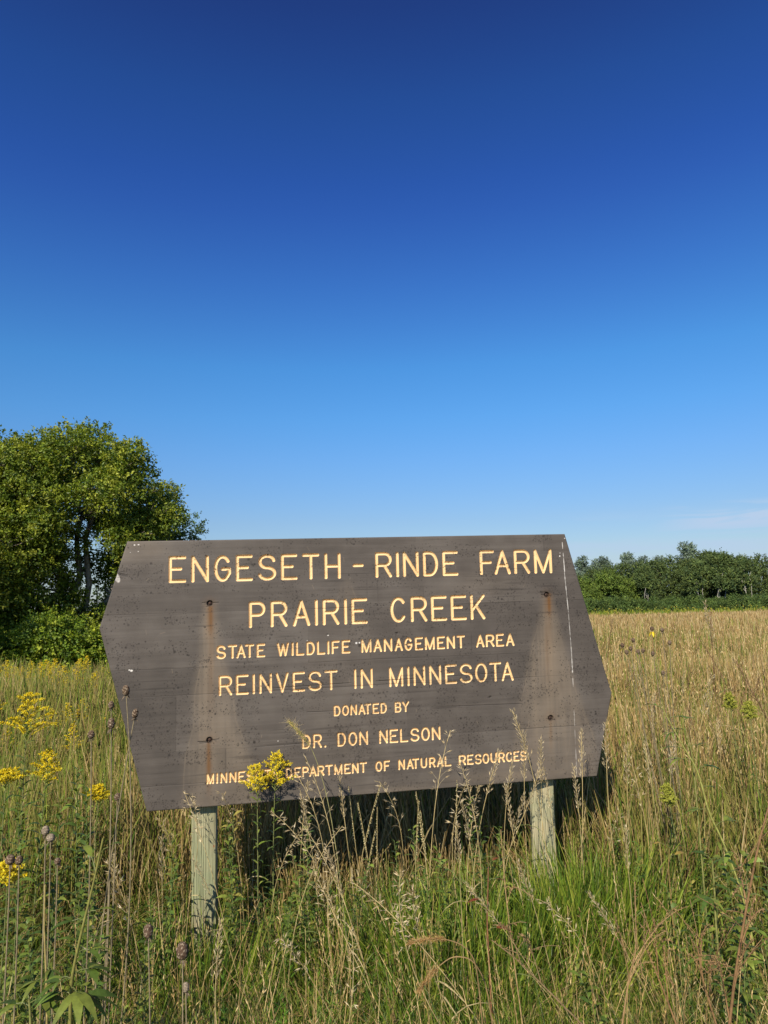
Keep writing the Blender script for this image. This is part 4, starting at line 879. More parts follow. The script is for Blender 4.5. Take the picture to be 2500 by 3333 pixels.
def build_goldenrods():
    for (xt, yt, xb, d, hw, hh, lab, sd) in (
        (93, 2262, 96, 2.8, .1, .2, 'large bright goldenrod, tallest in the meadow left of the sign', 1),
        (158, 2446, 135, 2.85, .06, .14, 'goldenrod with a narrow yellow plume just below the largest one', 2),
        (22, 2512, 30, 2.75, .06, .065, 'goldenrod with a flat pale plume at the left edge of the photo', 3),
        (322, 2562, 335, 3.0, .05, .075, 'small goldenrod low in the grass left of the sign bottom corner', 4),
        (900, 2456, 902, 2.76, .078, .15, 'taller goldenrod of the pair blooming against the bottom lettering', 5),
        (836, 2497, 835, 2.7, .06, .11, 'shorter goldenrod of the pair before the bottom lettering', 6),
        (28, 2815, 10, 2.15, .05, .07, 'low goldenrod with orange yellow blossoms at the lower left edge', 7)):
        b, t = gpx(xt, yt, xb, d); goldenrod(b, t, hw, hh, 400 + sd, lab, 'goldenrods in bloom near the sign', 1.0, LEAFG * 1.25, .135 if sd < 4 else .095, 0, False, .5 if sd in (5, 6) else .8)
    for (xt, yt, xb, d, lab, sd) in ((2372, 2262, 2362, 3.5, 'goldenrod in yellow green bud in the field right of the sign', 21), (2437, 2290, 2430, 3.3, 'budding goldenrod near the right edge beside a taller one', 22), (2168, 2560, 2170, 2.9, 'leafy goldenrod in green bud low in the right grass', 23)):
        b, t = gpx(xt, yt, xb, d); goldenrod(b, t, .03, .09, 400 + sd, lab, None, .8, LEAFG * 1.1, .075, 0, True)
    # leafy shoots without a visible flower
    for i, (xt, yt, xb, d, lab) in enumerate(((250, 2500, 262, 2.6, 'leafy shoot behind the dry coneflowers left of the sign'), (560, 2690, 545, 2.7, 'leafy shoot with yellowing leaves left of the left post'), (1560, 2665, 1570, 2.75, 'leafy green shoot left of the right post'),
        (1345, 2690, 1350, 2.8, 'leafy green shoot in the middle below the sign'), (60, 2640, 60, 2.3, 'leafy shoot under the flat plume at the left edge'), (1625, 2690, 1622, 2.7, 'leafy shoot touching the left side of the right post'), (1000, 2660, 1010, 2.75, 'leafy shoot right of the goldenrod pair'), (760, 2640, 770, 2.62, 'leafy shoot between the left post and the goldenrod pair'), (200, 2600, 190, 2.35, 'bushy shoot right of the largest goldenrod'))):
        b, t = gpx(xt, yt, xb, d); rng = RS(450 + i); e = empty('leafy_shoot', b, lab, 'plant', 'leafy shoots around the sign')
        S = curve(b, t, rng.normal(size=3) * .01, 20); g = Geo(); g.tube(S, np.linspace(.003, .001, 20), np.array([.13, .16, .05]), 5); g.build('stem', M_STEM, e, True, b)
        g = Geo(); k = int(np.linalg.norm(t - b) / .013)
        for j in range(k):
            f = .15 + .85 * (j + .5) / k; p = np.array([np.interp(f, np.linspace(0, 1, 20), S[:, c]) for c in range(3)]); a = j * 2.4
            c = LEAFG[rng.randint(4)] * (.8 + .6 * rng.rand())
            if i in (1, 7) and rng.rand() < .45: c = np.array([.3, .26, .06]) * (.7 + .5 * rng.rand())
            lance(g, p, [math.cos(a), math.sin(a), .5 + .6 * f], .1 * (.6 + .5 * rng.rand()) * (1.1 - .5 * f), .016 * (.7 + .5 * rng.rand()), c, rng, .55)
        g.build('foliage', M_HERB, e, False, b)
    rng = RS(455); src = [o for o in COL.objects if o.name.startswith('leafy_shoot') and o.type == 'EMPTY']
    for (x0, x1, d0, d1, k, lab) in ((-40, 520, 1.9, 2.9, 36, 'leafy green shoot in the growth left of the left post'), (720, 1080, 2.3, 2.75, 12, 'leafy green shoot under the goldenrod pair'), (1290, 1680, 2.4, 2.9, 12, 'leafy green shoot under the right half of the sign'), (1880, 2520, 1.9, 3.2, 24, 'leafy green shoot in the grass right of the right post')):
        for i in range(k):
            o = src[rng.randint(len(src))]; h = o.children[0].dimensions.z if False else 1.0
            d = d0 + (d1 - d0) * rng.rand(); copy_tree(o, at(x0 + (x1 - x0) * (i + rng.rand()) / k, d), rng.rand() * 6.3, (.62 if i % 3 else .5) + .36 * rng.rand() if k > 13 else .5 + .32 * rng.rand(), lab, 'leafy shoots around the sign', (rng.normal() * .12, rng.normal() * .12))
    # the blooming edge of the field far left
    pr = []
    for v in range(3): pr.append(goldenrod((0, 0, 0), (.03, 0, .92), .1, .24, 430 + v, 'x', None, .45, LEAFG * 1.15, .11))
    rng = RS(440); first = [True] * 3
    for i in range(54):
        xp = -60 + 420 * ((i * .618) % 1) + rng.normal() * 6; d = (7.2 + 3.6 * rng.rand()) if i % 6 else 4.6 + 2.4 * rng.rand(); p = at(xp, d); s = .78 + .3 * rng.rand(); v = i % 3
        lab = 'distant goldenrod blooming before the dark trees at left'
        if first[v]: o = pr[v]; o.location = tuple(p); o.scale = (s,) * 3; first[v] = False; tag(o, lab, 'wildflower', 'goldenrods along the edge of the left field')
        else: copy_tree_deep(pr[v], p, rng.rand() * 6, s, lab, 'goldenrods along the edge of the left field')
def copy_tree_deep(o, loc, rz, s, label, group):
    c = o.copy(); COL.objects.link(c); c.location = tuple(loc); c.rotation_euler = (0, 0, rz); c.scale = (s,) * 3; c['label'] = label; c['group'] = group
    for ch in list(o.children):
        k = ch.copy(); COL.objects.link(k); k.parent = c
        for q in list(ch.children):
            z = q.copy(); COL.objects.link(z); z.parent = k
    return c
build_goldenrods()

def cone_head(g, c, ax, r, h, rng, colA, colB):
    """dry seed head: an egg covered in spiral rows of small knobs"""
    nu, nv = 30, 18; ax = np.asarray(ax, float); ax /= np.linalg.norm(ax)
    s1 = np.cross(ax, [.3, .9, .2]); s1 /= np.linalg.norm(s1); s2 = np.cross(ax, s1)
    V = []; C = []
    for j in range(nv + 1):
        f = j / nv; th = PI * f; rr = r * math.sin(th) ** .8 * (1.08 - .2 * f) if 0 < f < 1 else 1e-4; z = -math.cos(th) * h / 2
        for i in range(nu):
            a = 2 * PI * i / nu; b = .5 + .5 * math.sin(8 * a + 11 * f) * math.sin(5 * a - 19 * f); q = 1 + .22 * (b - .4) + rng.normal() * .03
            V.append(c + ax * z * (1 + .05 * b) + (s1 * math.cos(a) + s2 * math.sin(a)) * rr * q)
            m = (b > .62) * (rng.rand() < .55); C.append(colB * (.7 + .5 * rng.rand()) if m else colA * (.7 + .6 * rng.rand()))
    i = np.arange(nv)[:, None] * nu; j = np.arange(nu)[None]; j2 = (j + 1) % nu
    g.add(np.array(V), np.stack([i + j, i + j2, i + nu + j2, i + nu + j], -1).reshape(-1, 4), np.array(C))
def coneflower(head, base, bow, r, h, seed, label, group, petals=0, grey=False, ax=None, pale=False):
    rng = RS(seed); head = np.asarray(head, float); base = np.asarray(base, float)
    e = empty('dry_coneflower', base, label, 'dried flower', group)
    S = curve(base, head, bow, 20); tip = S[-1] - S[-3]; tip /= np.linalg.norm(tip); ax = tip if ax is None else np.asarray(ax, float) / np.linalg.norm(ax)
    g = Geo(); g.tube(S, np.linspace(.0028, .0015, 20), np.array([.2, .16, .09]) if not petals else np.array([.2, .2, .06]), 6); g.build('stem', M_STEM, e, True, base)
    ca = np.array([.085, .054, .034]) if not grey else np.array([.19, .15, .105]); cb = np.array([.36, .29, .2])
    g = Geo(); cone_head(g, head + ax * h * .45, ax, r, h, rng, ca, cb if not petals else np.array([.16, .12, .08])); hd = g.build('seed_head', M_SEED, e, True, base)
    g = Geo(); k = 9
    a = rng.rand(k) * 2 * PI; P = head + np.stack([np.cos(a), np.sin(a), 0 * a], 1) * r * .4
    g.diamonds(P, np.stack([np.cos(a) * .7, np.sin(a) * .7, -.8 - rng.rand(k)], 1), h * (.25 + .45 * rng.rand(k)), .0032, np.array([.16, .12, .08]), rng); g.build('bract', M_SEED, e, False, base)
    if petals:
        g = Geo()
        for i in range(petals):
            b = i * 2.1 + .4; lance(g, head, [math.cos(b) * .6, math.sin(b) * .6, -.8], .03, .009, np.array([.75, .55, .04]), rng, .25)
        g.build('petals', M_FLOWER, e, False, base)
    return e
def build_coneflowers():
    G = 'dry coneflower heads left of the sign'
    for (x, y, xb, d, r, h, lab, sd, bow) in (
        (411, 2262, 340, 2.0, .0098, .0285, 'tallest dry coneflower, its head before the left edge of the sign', 1, .05),
        (362, 2305, 330, 2.06, .0078, .021, 'pale dry coneflower head left of the tallest one', 2, .02),
        (438, 2335, 318, 2.0, .0082, .025, 'dry coneflower leaning right over the brown board', 3, -.03),
        (362, 2370, 345, 1.98, .0092, .029, 'dry coneflower head directly under the pale one', 4, .015),
        (297, 2402, 285, 2.05, .0092, .022, 'round dark coneflower head, leftmost beside the sign', 5, .015),
        (382, 2604, 376, 2.1, .009, .02, 'grey coneflower head down at the small yellow goldenrod', 6, .0)):
        b, t = gpx(x, y, xb, d); coneflower(t, b, [bow, 0, 0], r, h, 500 + sd, lab, G)
    G = 'dry coneflower heads low in the left grass'
    for (x, y, xb, d, r, h, lab, sd, gr) in (
        (148, 2716, 150, 1.75, .0092, .021, 'grey coneflower head, left of the two grey ones under the goldenrod', 11, True), (165, 2738, 160, 1.73, .0095, .018, 'grey coneflower head, right of the two grey ones under the goldenrod', 12, True),
        (33, 2812, 25, 1.7, .0105, .022, 'nearly black coneflower head at the lower left edge', 13, False), (62, 2812, 70, 1.75, .009, .02, 'dark coneflower head just right of the nearly black one', 14, False),
        (187, 2812, 180, 1.9, .008, .016, 'small dark coneflower head among stems at lower left', 15, False), (483, 3050, 505, 1.62, .0105, .028, 'brown coneflower head in the grass before the left post', 16, False),
        (594, 3120, 580, 1.55, .0125, .034, 'largest brown coneflower head near the foot of the left post', 17, False), (605, 3228, 600, 1.6, .008, .02, 'small grey coneflower head near the bottom of the photo', 18, True)):
        b, t = gpx(x, y, xb, d); coneflower(t, b, [.01, 0, 0], r, h, 500 + sd, lab, G, 0, gr)
    G = 'dry coneflower cluster right of the sign'
    for (x, y, xb, d, lab, sd, pt) in (
        (2123, 2052, 2190, 3.3, 'coneflower with yellow petal scraps at the top of the right cluster', 21, 3), (2156, 2056, 2200, 3.35, 'bare coneflower head, topmost right of the right cluster', 22, 0), (2180, 2097, 2205, 3.3, 'bare coneflower head farthest right in the right cluster', 23, 0),
        (2062, 2089, 2195, 3.35, 'small coneflower head at the upper left of the right cluster', 24, 0), (2027, 2106, 2190, 3.25, 'coneflower with a drooping yellow petal, farthest left in the cluster', 25, 2), (2054, 2116, 2195, 3.3, 'coneflower head inside the left end of the right cluster', 26, 0),
        (2041, 2128, 2185, 3.2, 'low coneflower head under the drooping yellow petal', 27, 0), (2078, 2126, 2190, 3.35, 'grey coneflower head in the middle of the right cluster', 28, 0), (2094, 2123, 2195, 3.4, 'blackish coneflower head in the middle of the right cluster', 29, 0),
        (2126, 2133, 2200, 3.25, 'coneflower head low in the right half of the cluster', 30, 0), (2159, 2196, 2185, 3.2, 'lowest coneflower head, hanging under the right cluster', 31, 0)):
        b, t = gpx(x, y, xb, d); coneflower(t, b, [-.012 * (sd % 3), 0, .0], .0085, .019, 500 + sd, lab, G, pt)
build_coneflowers()

# tall grass stalks that stand clear of the rest: five kinds, one metre each, then copied
def stalk_proto(kind, seed):
    rng = RS(seed); e = empty('seed_stalk', (0, 0, 0), 'x', 'grass stalk'); t = np.linspace(0, 1, 22)
    nod = {'brome': .10, 'dense': .03, 'open': .07, 'grama': .02, 'brown': .04}[kind] * (.6 + .8 * rng.rand())
    S = np.stack([nod * t ** 5 * 1.6 + .012 * np.sin(t * 5 + seed), .01 * np.cos(t * 4 + seed) - .01, t - .3 * nod * t ** 6], 1); S -= S[0]
    sc = np.array([.5, .39, .18]) if kind != 'brown' else np.array([.16, .09, .05])
    g = Geo(); g.tube(S, np.linspace(.0019, .0008, 22), np.stack([sc * (.85 + .3 * q) for q in t]), 5)
    for i in range(3):
        f = .15 + .2 * i + .1 * rng.rand(); p = np.array([np.interp(f, t, S[:, c]) for c in range(3)]); a = rng.rand() * 6.3
        lance(g, p, [math.cos(a), math.sin(a), 1.0], .2 * (.7 + .5 * rng.rand()), .005, np.array([.42, .34, .17]) if rng.rand() < .6 else np.array([.14, .17, .05]), rng, .7)
    g.build('stem', M_DRY, e, False)
    g = Geo(); pale = np.array([[.56, .46, .28], [.5, .4, .23], [.63, .53, .35], [.42, .32, .17]])
    at_ = lambda f: np.array([np.interp(f, t, S[:, c]) for c in range(3)])
    if kind in ('brome', 'open', 'dense', 'brown'):
        m, top, L_, ped = {'brome': (22, .2, .022, .011), 'open': (15, .22, .021, .024), 'dense': (38, .17, .017, .010), 'brown': (46, .16, .012, .006)}[kind]
        if kind == 'brown': pale = np.array([[.2, .12, .06], [.26, .16, .08], [.15, .09, .05]])
        for i in range(m):
            f = 1 - top * (1 - (i + .3) / m); p = at_(f); ax = at_(min(1, f + .03)) - at_(f - .03); ax /= np.linalg.norm(ax)
            a = i * 2.6 + rng.rand(); o = np.array([math.cos(a), math.sin(a), 0]); q = ped * (1.1 - .8 * (i / m)) * (.5 + rng.rand())
            drop = -.5 if kind in ('brome', 'open') else .25
            tip = p + (ax * 1.0 + o * .7) * q; B = np.stack([p, p + (ax + o * .4) * q * .5, tip]); g.tube(B, .0005, pale[0] * .7, 3)
            D = ax * (.55 if drop < 0 else 1.0) + o * .55 + np.array([0, 0, drop]) * rng.rand(); k = 3 if kind in ('brome', 'open') else 2
            g.diamonds(np.repeat(tip[None], k, 0) + rng.normal(size=(k, 3)) * .001, D[None] + rng.normal(size=(k, 3)) * .16, L_ * (.7 + .5 * rng.rand(k)), L_ * .13, pick(pale, k, rng), rng, .5)
    else:
        for i in range(34):
            f = .76 + .24 * i / 34; p = at_(f); D = np.array([.75 * (1 if i % 2 else .8), rng.normal() * .25, -.55]); k = 2
            g.diamonds(np.repeat(p[None], k, 0), D[None] + rng.normal(size=(k, 3)) * .2, .0085, .0034, pick(pale * np.array([.9, .95, .8]), k, rng), rng, .5)
    g.build('seed_head', M_DRY, e, False)
    return e
STALKS = {}
def stalk(kind, top, low, d, label, group, var=None):
    key = (kind, var if var is not None else len(STALKS.setdefault(kind, [])) % 3)
    d = min(d + .1, 2.78) if 2.42 < d < 2.75 else d
    T = px(top[0], top[1], d); Lw = px(low[0], low[1], d); D = (T - Lw) / np.linalg.norm(T - Lw)
    D[2] = max(D[2], .55); D /= np.linalg.norm(D); rg = RS(int(top[0] * 7 + top[1])); D[1] += rg.normal() * .03
    ln = (T[2] + .02) / D[2]; B = T - D * ln
    lst = STALKS[kind]
    if len(lst) < 3: o = stalk_proto(kind, 600 + len(lst) * 13 + len(kind)); lst.append((o, []))
    else:
        src = lst[rg.randint(3)][0]; o = src.copy(); COL.objects.link(o)
        for ch in list(src.children): k = ch.copy(); COL.objects.link(k); k.parent = o
    q = Vector(D).to_track_quat('Z', 'Y'); flip = rg.rand() * 2 * PI
    o.rotation_mode = 'QUATERNION'; o.rotation_quaternion = q @ Vector((0, 0, 1)).rotation_difference(Vector((0, 0, 1))) @ __import__('mathutils').Quaternion((0, 0, 1), flip)
    o.location = tuple(B); o.scale = (ln,) * 3; tag(o, label, 'grass stalk', group)
    return o
def build_stalks():
    A = 'pale seed stalks standing before the sign'
    la = 'pale seed stalk rising in front of the brown board'
    for k, t, l, d, lab in (
        ('dense', (1701, 2290), (1733, 2546), 2.6, 'tallest seed stalk before the right half of the sign'), ('dense', (1674, 2378), (1693, 2535), 2.62, 'second tallest seed stalk, just left of the tallest'), ('dense', (1717, 2386), (1736, 2546), 2.65, 'seed stalk leaning right beside the tallest one'),
        ('dense', (1915, 2384), (1896, 2595), 2.7, 'brown tinged seed stalk at the lower right corner of the board'), ('dense', (1937, 2351), (1962, 2500), 2.75, 'pale seed stalk crossing the right edge of the board'),
        ('open', (1416, 2375), (1400, 2650), 2.55, 'open seed stalk reaching the sixth row of lettering'), ('dense', (1600, 2438), (1584, 2600), 2.6, 'thin seed stalk under the word resources'), ('dense', (1633, 2470), (1645, 2640), 2.55, 'seed stalk under the end of the bottom row'),
        ('open', (1334, 2508), (1324, 2640), 2.6, la), ('brome', (1410, 2514), (1440, 2650), 2.5, la), ('brome', (1584, 2487), (1575, 2640), 2.5, 'thick grey white seed stalk below the right end of lettering'), ('brome', (1530, 2584), (1530, 2700), 2.5, la),
        ('dense', (1771, 2505), (1738, 2570), 2.6, 'short seed stalk arching left over the right post'), ('dense', (1796, 2503), (1798, 2600), 2.7, 'short seed stalk in front of the top of the right post'), ('dense', (1896, 2497), (1893, 2600), 2.65, la),
        ('brome', (699, 2514), (672, 2640), 2.5, 'drooping seed stalk in front of the left post'), ('open', (636, 2581), (650, 2660), 2.55, la), ('open', (750, 2552), (762, 2680), 2.6, la), ('open', (1060, 2465), (1068, 2600), 2.45, 'open seed stalk over the word department'),
        ('open', (1033, 2514), (1040, 2640), 2.5, la), ('dense', (1005, 2579), (1010, 2680), 2.55, la), ('dense', (1133, 2530), (1140, 2640), 2.6, la), ('dense', (954, 2535), (960, 2640), 2.6, la),
        ('dense', (1684, 2562), (1690, 2680), 2.5, la), ('dense', (1690, 2565), (1672, 2680), 2.45, la), ('dense', (1527, 2581), (1530, 2700), 2.45, la), ('dense', (2010, 2420), (2030, 2560), 2.9, 'seed stalk just outside the right edge of the board')):
        stalk(k, t, l, d, lab, A)
    Bg = 'straw seed stalks in the grass below the sign'; lb = 'straw seed stalk bending in the grass below the sign'
    for k, t, l, d in (
        ('brome', (1012, 2587), (1040, 2760), 2.4), ('brome', (1093, 2652), (1140, 2900), 2.3), ('brome', (995, 2674), (985, 2800), 2.3), ('brome', (1272, 2804), (1391, 3020), 2.0), ('brome', (1212, 2847), (1290, 2990), 2.05), ('brome', (1104, 2972), (1272, 3167), 1.9),
        ('brome', (1044, 2847), (1130, 3040), 2.1), ('dense', (1543, 2842), (1614, 2980), 2.1), ('dense', (1478, 2663), (1500, 2967), 2.3), ('brome', (892, 2977), (946, 3080), 1.9), ('brome', (1288, 3135), (1230, 3260), 1.75), ('open', (1030, 2790), (1060, 2960), 2.2), ('dense', (1110, 2760), (1150, 2950), 2.2),
        ('brome', (860, 2700), (870, 2850), 2.5), ('dense', (640, 2760), (690, 2940), 2.3), ('open', (560, 2640), (575, 2800), 2.6), ('dense', (500, 2720), (520, 2900), 2.3), ('open', (420, 2800), (430, 2960), 2.1), ('dense', (380, 2760), (360, 2930), 2.2), ('brome', (1850, 2850), (1890, 3000), 2.1), ('dense', (1930, 2870), (2000, 3030), 2.0),
        ('dense', (1690, 2780), (1740, 2980), 2.1), ('dense', (2050, 2700), (2062, 2900), 2.4), ('open', (2080, 2480), (2095, 2640), 2.9), ('dense', (2180, 2390), (2190, 2560), 3.0), ('dense', (2120, 2420), (2130, 2600), 2.9), ('open', (1990, 2600), (1990, 2760), 2.7), ('dense', (690, 3010), (700, 3150), 1.75), ('open', (260, 2960), (270, 3100), 1.8)):
        stalk(k, t, l, d, lb, Bg)
    Gg = 'side oats stalks below the sign'; lg = 'thin side oats stalk with beads of seed below the sign'
    for t, l, d in (((1218, 2546), (1200, 2700), 2.6), ((1470, 2535), (1474, 2700), 2.65), ((1389, 2570), (1392, 2740), 2.6), ((1199, 2600), (1203, 2740), 2.6), ((1242, 2630), (1230, 2780), 2.5), ((1345, 2600), (1355, 2740), 2.6), ((1360, 2620), (1372, 2760), 2.6), ((1190, 2700), (1185, 2820), 2.5), ((1160, 2560), (1168, 2700), 2.7)):
        stalk('grama', t, l, d, lg, Gg)
    R = 'seed stalks standing out of the field at right'
    for k, t, l, d, lab in (('brown', (1984, 2010), (1975, 2090), 5.0, 'brown seed stalk above the field next to the board edge'), ('dense', (2304, 1950), (2312, 2030), 4.6, 'tan seed stalk, tallest against the far thicket'), ('brown', (2322, 1995), (2326, 2100), 4.6, 'dark brown seed stalk under the tallest tan one'),
        ('brown', (2340, 2055), (2360, 2130), 4.2, 'short brown seed stalk leaning left in the right field'), ('brown', (2415, 2155), (2475, 2280), 2.6, 'brown seed stalk leaning left near the right edge'), ('dense', (2260, 2180), (2262, 2300), 3.4, 'pale seed stalk upright in the middle of the right field')):
        stalk(k, t, l, d, lab, R)
    rr = RS(650)
    for i in range(26):
        x = 2020 + 480 * ((i * .618) % 1); d = 3.6 + 4.5 * rr.rand(); y = 1990 + (1.6 - (.95 + .22 * rr.rand())) * F / d * .92
        stalk('brown' if i % 3 else 'dense', (x, y), (x + rr.normal() * 8, y + 90), d, 'brown or tan seed stalk just topping the grass of the right field', R)
    # bristly nodding wild rye in front of the sixth row of lettering
    rng = RS(640); b = at(1150, 2.4); T = px(942, 2352, 2.45); M_ = px(1008, 2425, 2.45); K = px(1092, 2590, 2.43)
    e = empty('wild_rye', b, 'bristly nodding wild rye head in front of the sixth lettering row', 'grass stalk')
    ctrl = np.array([b, b * .35 + K * .65, K, M_]); tt = np.linspace(0, 1, 26)[:, None]
    S = (1 - tt) ** 3 * ctrl[0] + 3 * (1 - tt) ** 2 * tt * ctrl[1] + 3 * (1 - tt) * tt ** 2 * ctrl[2] + tt ** 3 * ctrl[3]
    g = Geo(); g.tube(S, np.linspace(.0022, .0012, 26), np.array([.22, .2, .08]), 6); g.build('stem', M_STEM, e, True, b)
    g = Geo(); k = 190; s = rng.rand(k); P = M_ + (T - M_) * s[:, None] + rng.normal(size=(k, 3)) * .0025 + np.array([0, 0, 1]) * (.006 * np.sin(s * PI))[:, None]; ax = (T - M_) / np.linalg.norm(T - M_)
    o = rng.normal(size=(k, 3)); g.diamonds(P, ax * 1.0 + o * .3, .012, .0032, pick(np.array([[.5, .38, .16], [.42, .36, .13], [.35, .34, .1]]), k, rng), rng, .5)
    g.diamonds(P, ax * .9 + o * .55, .026 + .012 * rng.rand(k), .0006, np.array([.5, .4, .22]), rng, .0); g.build('seed_head', M_DRY, e, False, b)
build_stalks()

def build_leafy_plants():
    def plant(name, pts_, d, nodes, label, seed, col=LEAFG, rad=.004, stemc=(.2, .2, .06), ax=None):
        """stem through pixel points at depth d; nodes: (fraction, heading, leaflets, leaflet length, width, rise)"""
        rng = RS(seed); P = np.array([px(x, y, d) for x, y in pts_]); g0 = P[0].copy()
        if P[0][2] > .02: P = np.concatenate([[[P[0][0] + .01, P[0][1], 0.0]], P])
        tt = np.linspace(0, 1, len(P)); ts = np.linspace(0, 1, 26); S = np.stack([np.interp(ts, tt, P[:, c]) for c in range(3)], 1)
        for _ in range(3): S[1:-1] = (S[:-2] + S[1:-1] * 2 + S[2:]) / 4
        e = empty(name, S[0], label, 'plant'); g = Geo(); g.tube(S, np.linspace(rad, rad * .45, 26), np.array(stemc), 7); g.build('stem', M_STEM, e, True, S[0])
        g = Geo()
        for (f, hd, m, L_, w, rise) in nodes:
            p = np.array([np.interp(f, ts, S[:, c]) for c in range(3)]); o = np.array([math.cos(hd), math.sin(hd) * .9, 0])
            pet = p + o * L_ * .45 + np.array([0, 0, rise * L_ * .4]); g.tube([p, (p + pet) / 2 + [0, 0, .004], pet], .0012, np.array([.15, .17, .05]), 4)
            for i in range(m):
                a = hd + (i - (m - 1) / 2) * .55 + rng.normal() * .08
                c = col[rng.randint(len(col))] * (.8 + .4 * rng.rand())
                lance(g, pet, [math.cos(a), math.sin(a), rise + rng.normal() * .12], L_ * (1 - .12 * abs(i - (m - 1) / 2)) * (.85 + .3 * rng.rand()), w * (.8 + .4 * rng.rand()), c, rng, .55)
        g.build('foliage', M_HERB, e, False, S[0]); return e
    W, E_, NW, SW, SE, NE = PI, 0, 2.3, 3.9, 5.4, .8
    plant('leafy_weed', [(228, 3320), (232, 3188), (262, 3047), (304, 2879), (336, 2727)], 1.55, [(.3, E_, 5, .075, .019, .2), (.36, SE, 4, .08, .021, .1), (.42, E_ + .3, 5, .07, .018, .3), (.4, SW, 4, .06, .015, .2), (.33, W, 3, .06, .015, .1), (.4, W, 3, .05, .012, .2), (.52, E_, 3, .06, .012, .3), (.66, W + .3, 2, .055, .012, .1), (.68, E_, 1, .05, .011, .5), (.85, NW, 1, .06, .016, 1.2), (.93, E_ - .3, 1, .05, .014, .8)],
          'tall leafy weed with a thick green stem at the lower left', 701, LEAFG * 1.05, .0045, (.2, .19, .05))
    plant('leafy_weed', [(155, 3330), (150, 3150), (144, 3026), (147, 2880)], 1.6, [(.1, W, 3, .06, .014, .1), (.3, E_ + .2, 4, .055, .013, .2), (.5, SE, 3, .05, .012, .3), (.45, SW, 3, .05, .013, .2)], 'slim yellow stemmed weed left of the tall leafy weed', 702, LEAFG * .9, .0034, (.32, .25, .09))
    plant('leafy_weed', [(100, 3330), (95, 3250)], 1.55, [(.85, W, 4, .065, .017, .2), (.9, E_, 4, .065, .017, .3), (1., NW, 3, .055, .015, .4)], 'low broad leaves at the bottom left corner', 703, LEAFG * .9)
    plant('leafy_weed', [(2450, 3000), (2354, 2734), (2305, 2647), (2273, 2506), (2229, 2440), (2159, 2311)], 2.3, [(.18, W, 5, .07, .015, .2), (.3, SW, 5, .075, .016, .3), (.42, E_, 4, .065, .017, .6), (.5, W - .2, 3, .06, .012, .2), (.6, E_ + .2, 3, .05, .011, .1), (.68, E_, 4, .06, .014, .5), (.74, W, 3, .07, .012, .3), (.82, W, 2, .06, .009, .3), (.9, SW, 3, .06, .009, .3), (.96, E_, 3, .05, .008, .4), (1., NW, 3, .05, .007, .6)],
          'tall yellow stemmed leafy weed arching left in the right grass', 704, LEAFG * 1.1, .0038, (.3, .3, .08))
    plant('leafy_weed', [(2262, 2540), (2250, 2440), (2225, 2352)], 2.35, [(.7, E_, 3, .05, .009, .3), (.9, W, 3, .05, .008, .3), (1., NE, 4, .05, .009, .5)], 'small forked leafy weed beside the arching one', 705, LEAFG, .003)
    plant('leafy_weed', [(2330, 3010), (2326, 2900), (2318, 2800)], 2.0, [(.3, W, 5, .07, .014, .2), (.6, SW, 5, .07, .014, .3), (.8, E_, 4, .06, .013, .2), (1., NW, 3, .05, .012, .5)], 'low green leafy weed in the lower right grass', 706, LEAFG * 1.1)
    red = np.array([[.2, .05, .025], [.24, .08, .03], [.16, .1, .03]])
    plant('reddened_dock', [(1585, 3010), (1588, 2900), (1590, 2820)], 2.15, [(.35, E_, 1, .06, .014, .4), (.55, W, 1, .05, .013, .5), (.8, E_, 1, .05, .012, .3), (1., NE, 2, .05, .011, .6)], 'small reddened leafy plant below the right end of lettering', 707, red, .003, (.22, .1, .05))
    plant('reddened_dock', [(2175, 2820), (2180, 2760)], 2.45, [(.7, E_, 1, .05, .014, .7), (1., W, 2, .05, .012, .7)], 'orange tipped leafy plant in the right grass', 708, np.array([[.3, .09, .03], [.28, .2, .05]]), .003, (.22, .15, .05))
    # branched brown weeds close to the camera at right
    def weed(pts_, d, twigs, label, seed, c=(.2, .1, .045), r=.0032):
        rng = RS(seed); P = np.array([px(x, y, d) for x, y in pts_]); lowp = P[0].copy(); D = P[0] - P[1]; D /= np.linalg.norm(D)
        if lowp[2] > .02 and D[2] < -.3: P = np.concatenate([[P[0] + D * (lowp[2] / -D[2])], P])
        tt = np.linspace(0, 1, len(P)); ts = np.linspace(0, 1, 24); S = np.stack([np.interp(ts, tt, P[:, k]) for k in range(3)], 1)
        for _ in range(2): S[1:-1] = (S[:-2] + S[1:-1] * 2 + S[2:]) / 4
        e = empty('dry_weed', S[0], label, 'dried plant', 'dry brown weeds at lower right'); g = Geo(); g.tube(S, np.linspace(r, r * .45, 24), np.array(c), 7); h = Geo()
        def seeds(Q, n):
            s = rng.rand(n); PP = np.stack([np.interp(s, np.linspace(0, 1, len(Q)), Q[:, k]) for k in range(3)], 1)
            h.diamonds(PP, rng.normal(size=(n, 3)) + [0, 0, .4], .003 + .004 * rng.rand(n), .002, pick(BROWN * np.array([1.3, 1.4, 1.4]), n, rng, .35), rng, .4)
        for (f, x, y, dd) in twigs:
            p = np.array([np.interp(f, ts, S[:, k]) for k in range(3)]); q = px(x, y, dd); Q = curve(p, q, [0, 0, .02], 10); g.tube(Q, np.linspace(r * .5, r * .2, 10), np.array(c) * 1.1, 5); seeds(Q[3:], 40)
            for j in range(5):
                u = Q[2 + j] ; v = u + rng.normal(size=3) * .03 + [0, 0, .03]; Q2 = curve(u, v, [0, 0, .004], 5); g.tube(Q2, .0006, np.array(c), 4); seeds(Q2, 9)
        seeds(S[14:], 40); g.build('stem', M_STEM, e, True, S[0]); h.build('seeds', M_SEED, e, False, S[0])
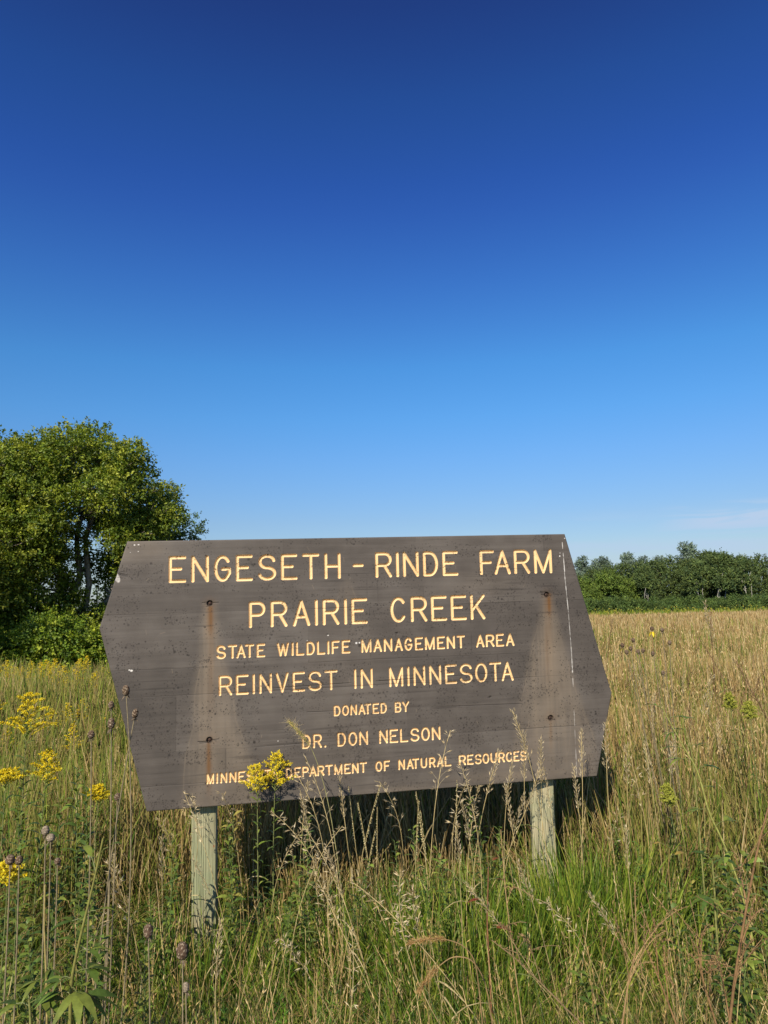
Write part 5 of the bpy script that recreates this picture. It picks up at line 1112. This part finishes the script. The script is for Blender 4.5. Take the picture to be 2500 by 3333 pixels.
    weed([(2375, 3330), (2392, 3180), (2430, 2950), (2470, 2740), (2512, 2590)], 1.15, [(.45, 2490, 2960, 1.15), (.3, 2455, 3060, 1.12), (.6, 2400, 2830, 1.2), (.25, 2330, 3120, 1.18)], 'tall reddish brown weed stem at the right edge', 721, (.22, .125, .055), .0028)
    weed([(2026, 3330), (2048, 3180), (2072, 3090), (2066, 2870)], 1.35, [(.6, 2240, 2950, 1.4), (.45, 2170, 3030, 1.35), (.5, 1990, 2960, 1.3)], 'forked orange brown weed stem in the lower right grass', 722, (.3, .19, .085), .0022)
    weed([(1860, 3300), (1760, 3200), (1680, 3120), (1600, 3060)], 1.3, [(.5, 1690, 3040, 1.3), (.7, 1620, 3010, 1.28)], 'brown weed leaning left at the bottom right of centre', 723, (.22, .15, .07), .002)
    weed([(2200, 3330), (2150, 3200), (2090, 3050)], 1.4, [(.5, 2160, 3080, 1.4), (.7, 2130, 3000, 1.4)], 'thin brown weed right of the forked stem', 724, (.28, .16, .07), .0024)
    weed([(1700, 3330), (1672, 3120), (1645, 2900), (1630, 2700)], 1.6, [(.7, 1690, 2900, 1.6)], 'long straight orange brown stem left of the right post', 725, (.34, .23, .1), .002)
    weed([(2330, 3330), (2290, 3200), (2270, 3080)], 1.3, [(.5, 2320, 3120, 1.3), (.6, 2240, 3110, 1.3), (.8, 2290, 3040, 1.3)], 'short bushy brown weed near the bottom right corner', 726, (.24, .14, .06), .0026)
    # arching foxtails over the lower middle of the grass
    for i, (p, lab) in enumerate(([((1560, 3190), (1540, 3110), (1500, 3070), (1420, 3050), (1330, 3070)), 'foxtail arching left, uppermost of two in the lower middle'], [((1600, 3230), (1540, 3120), (1470, 3110), (1400, 3170), (1362, 3230)), 'foxtail bending down to the left, lower of two'])):
        rng = RS(740 + i); P = np.array([px(x, y, 1.3 + .05 * i) for x, y in p]); P = np.concatenate([[[P[0][0] + .05, P[0][1] + .05, 0]], P]); tt = np.linspace(0, 1, len(P)); ts = np.linspace(0, 1, 30)
        S = np.stack([np.interp(ts, tt, P[:, k]) for k in range(3)], 1)
        for _ in range(4): S[1:-1] = (S[:-2] + S[1:-1] * 2 + S[2:]) / 4
        e = empty('foxtail_grass', S[0], lab, 'grass stalk'); g = Geo(); g.tube(S, np.linspace(.0016, .0007, 30), np.array([.3, .2, .09]), 5); g.build('stem', M_DRY, e, True, S[0])
        g = Geo(); k = 320; s = .72 + .28 * rng.rand(k); PP = np.stack([np.interp(s, ts, S[:, c]) for c in range(3)], 1) + rng.normal(size=(k, 3)) * .0016; ax = S[-1] - S[-6]; ax /= np.linalg.norm(ax)
        g.diamonds(PP, ax * .8 + rng.normal(size=(k, 3)) * .6, .007 + .004 * rng.rand(k), .0012, pick(STRAW * np.array([.9, .8, .7]), k, rng), rng, .3); g.build('seed_head', M_DRY, e, False, S[0])
build_leafy_plants()
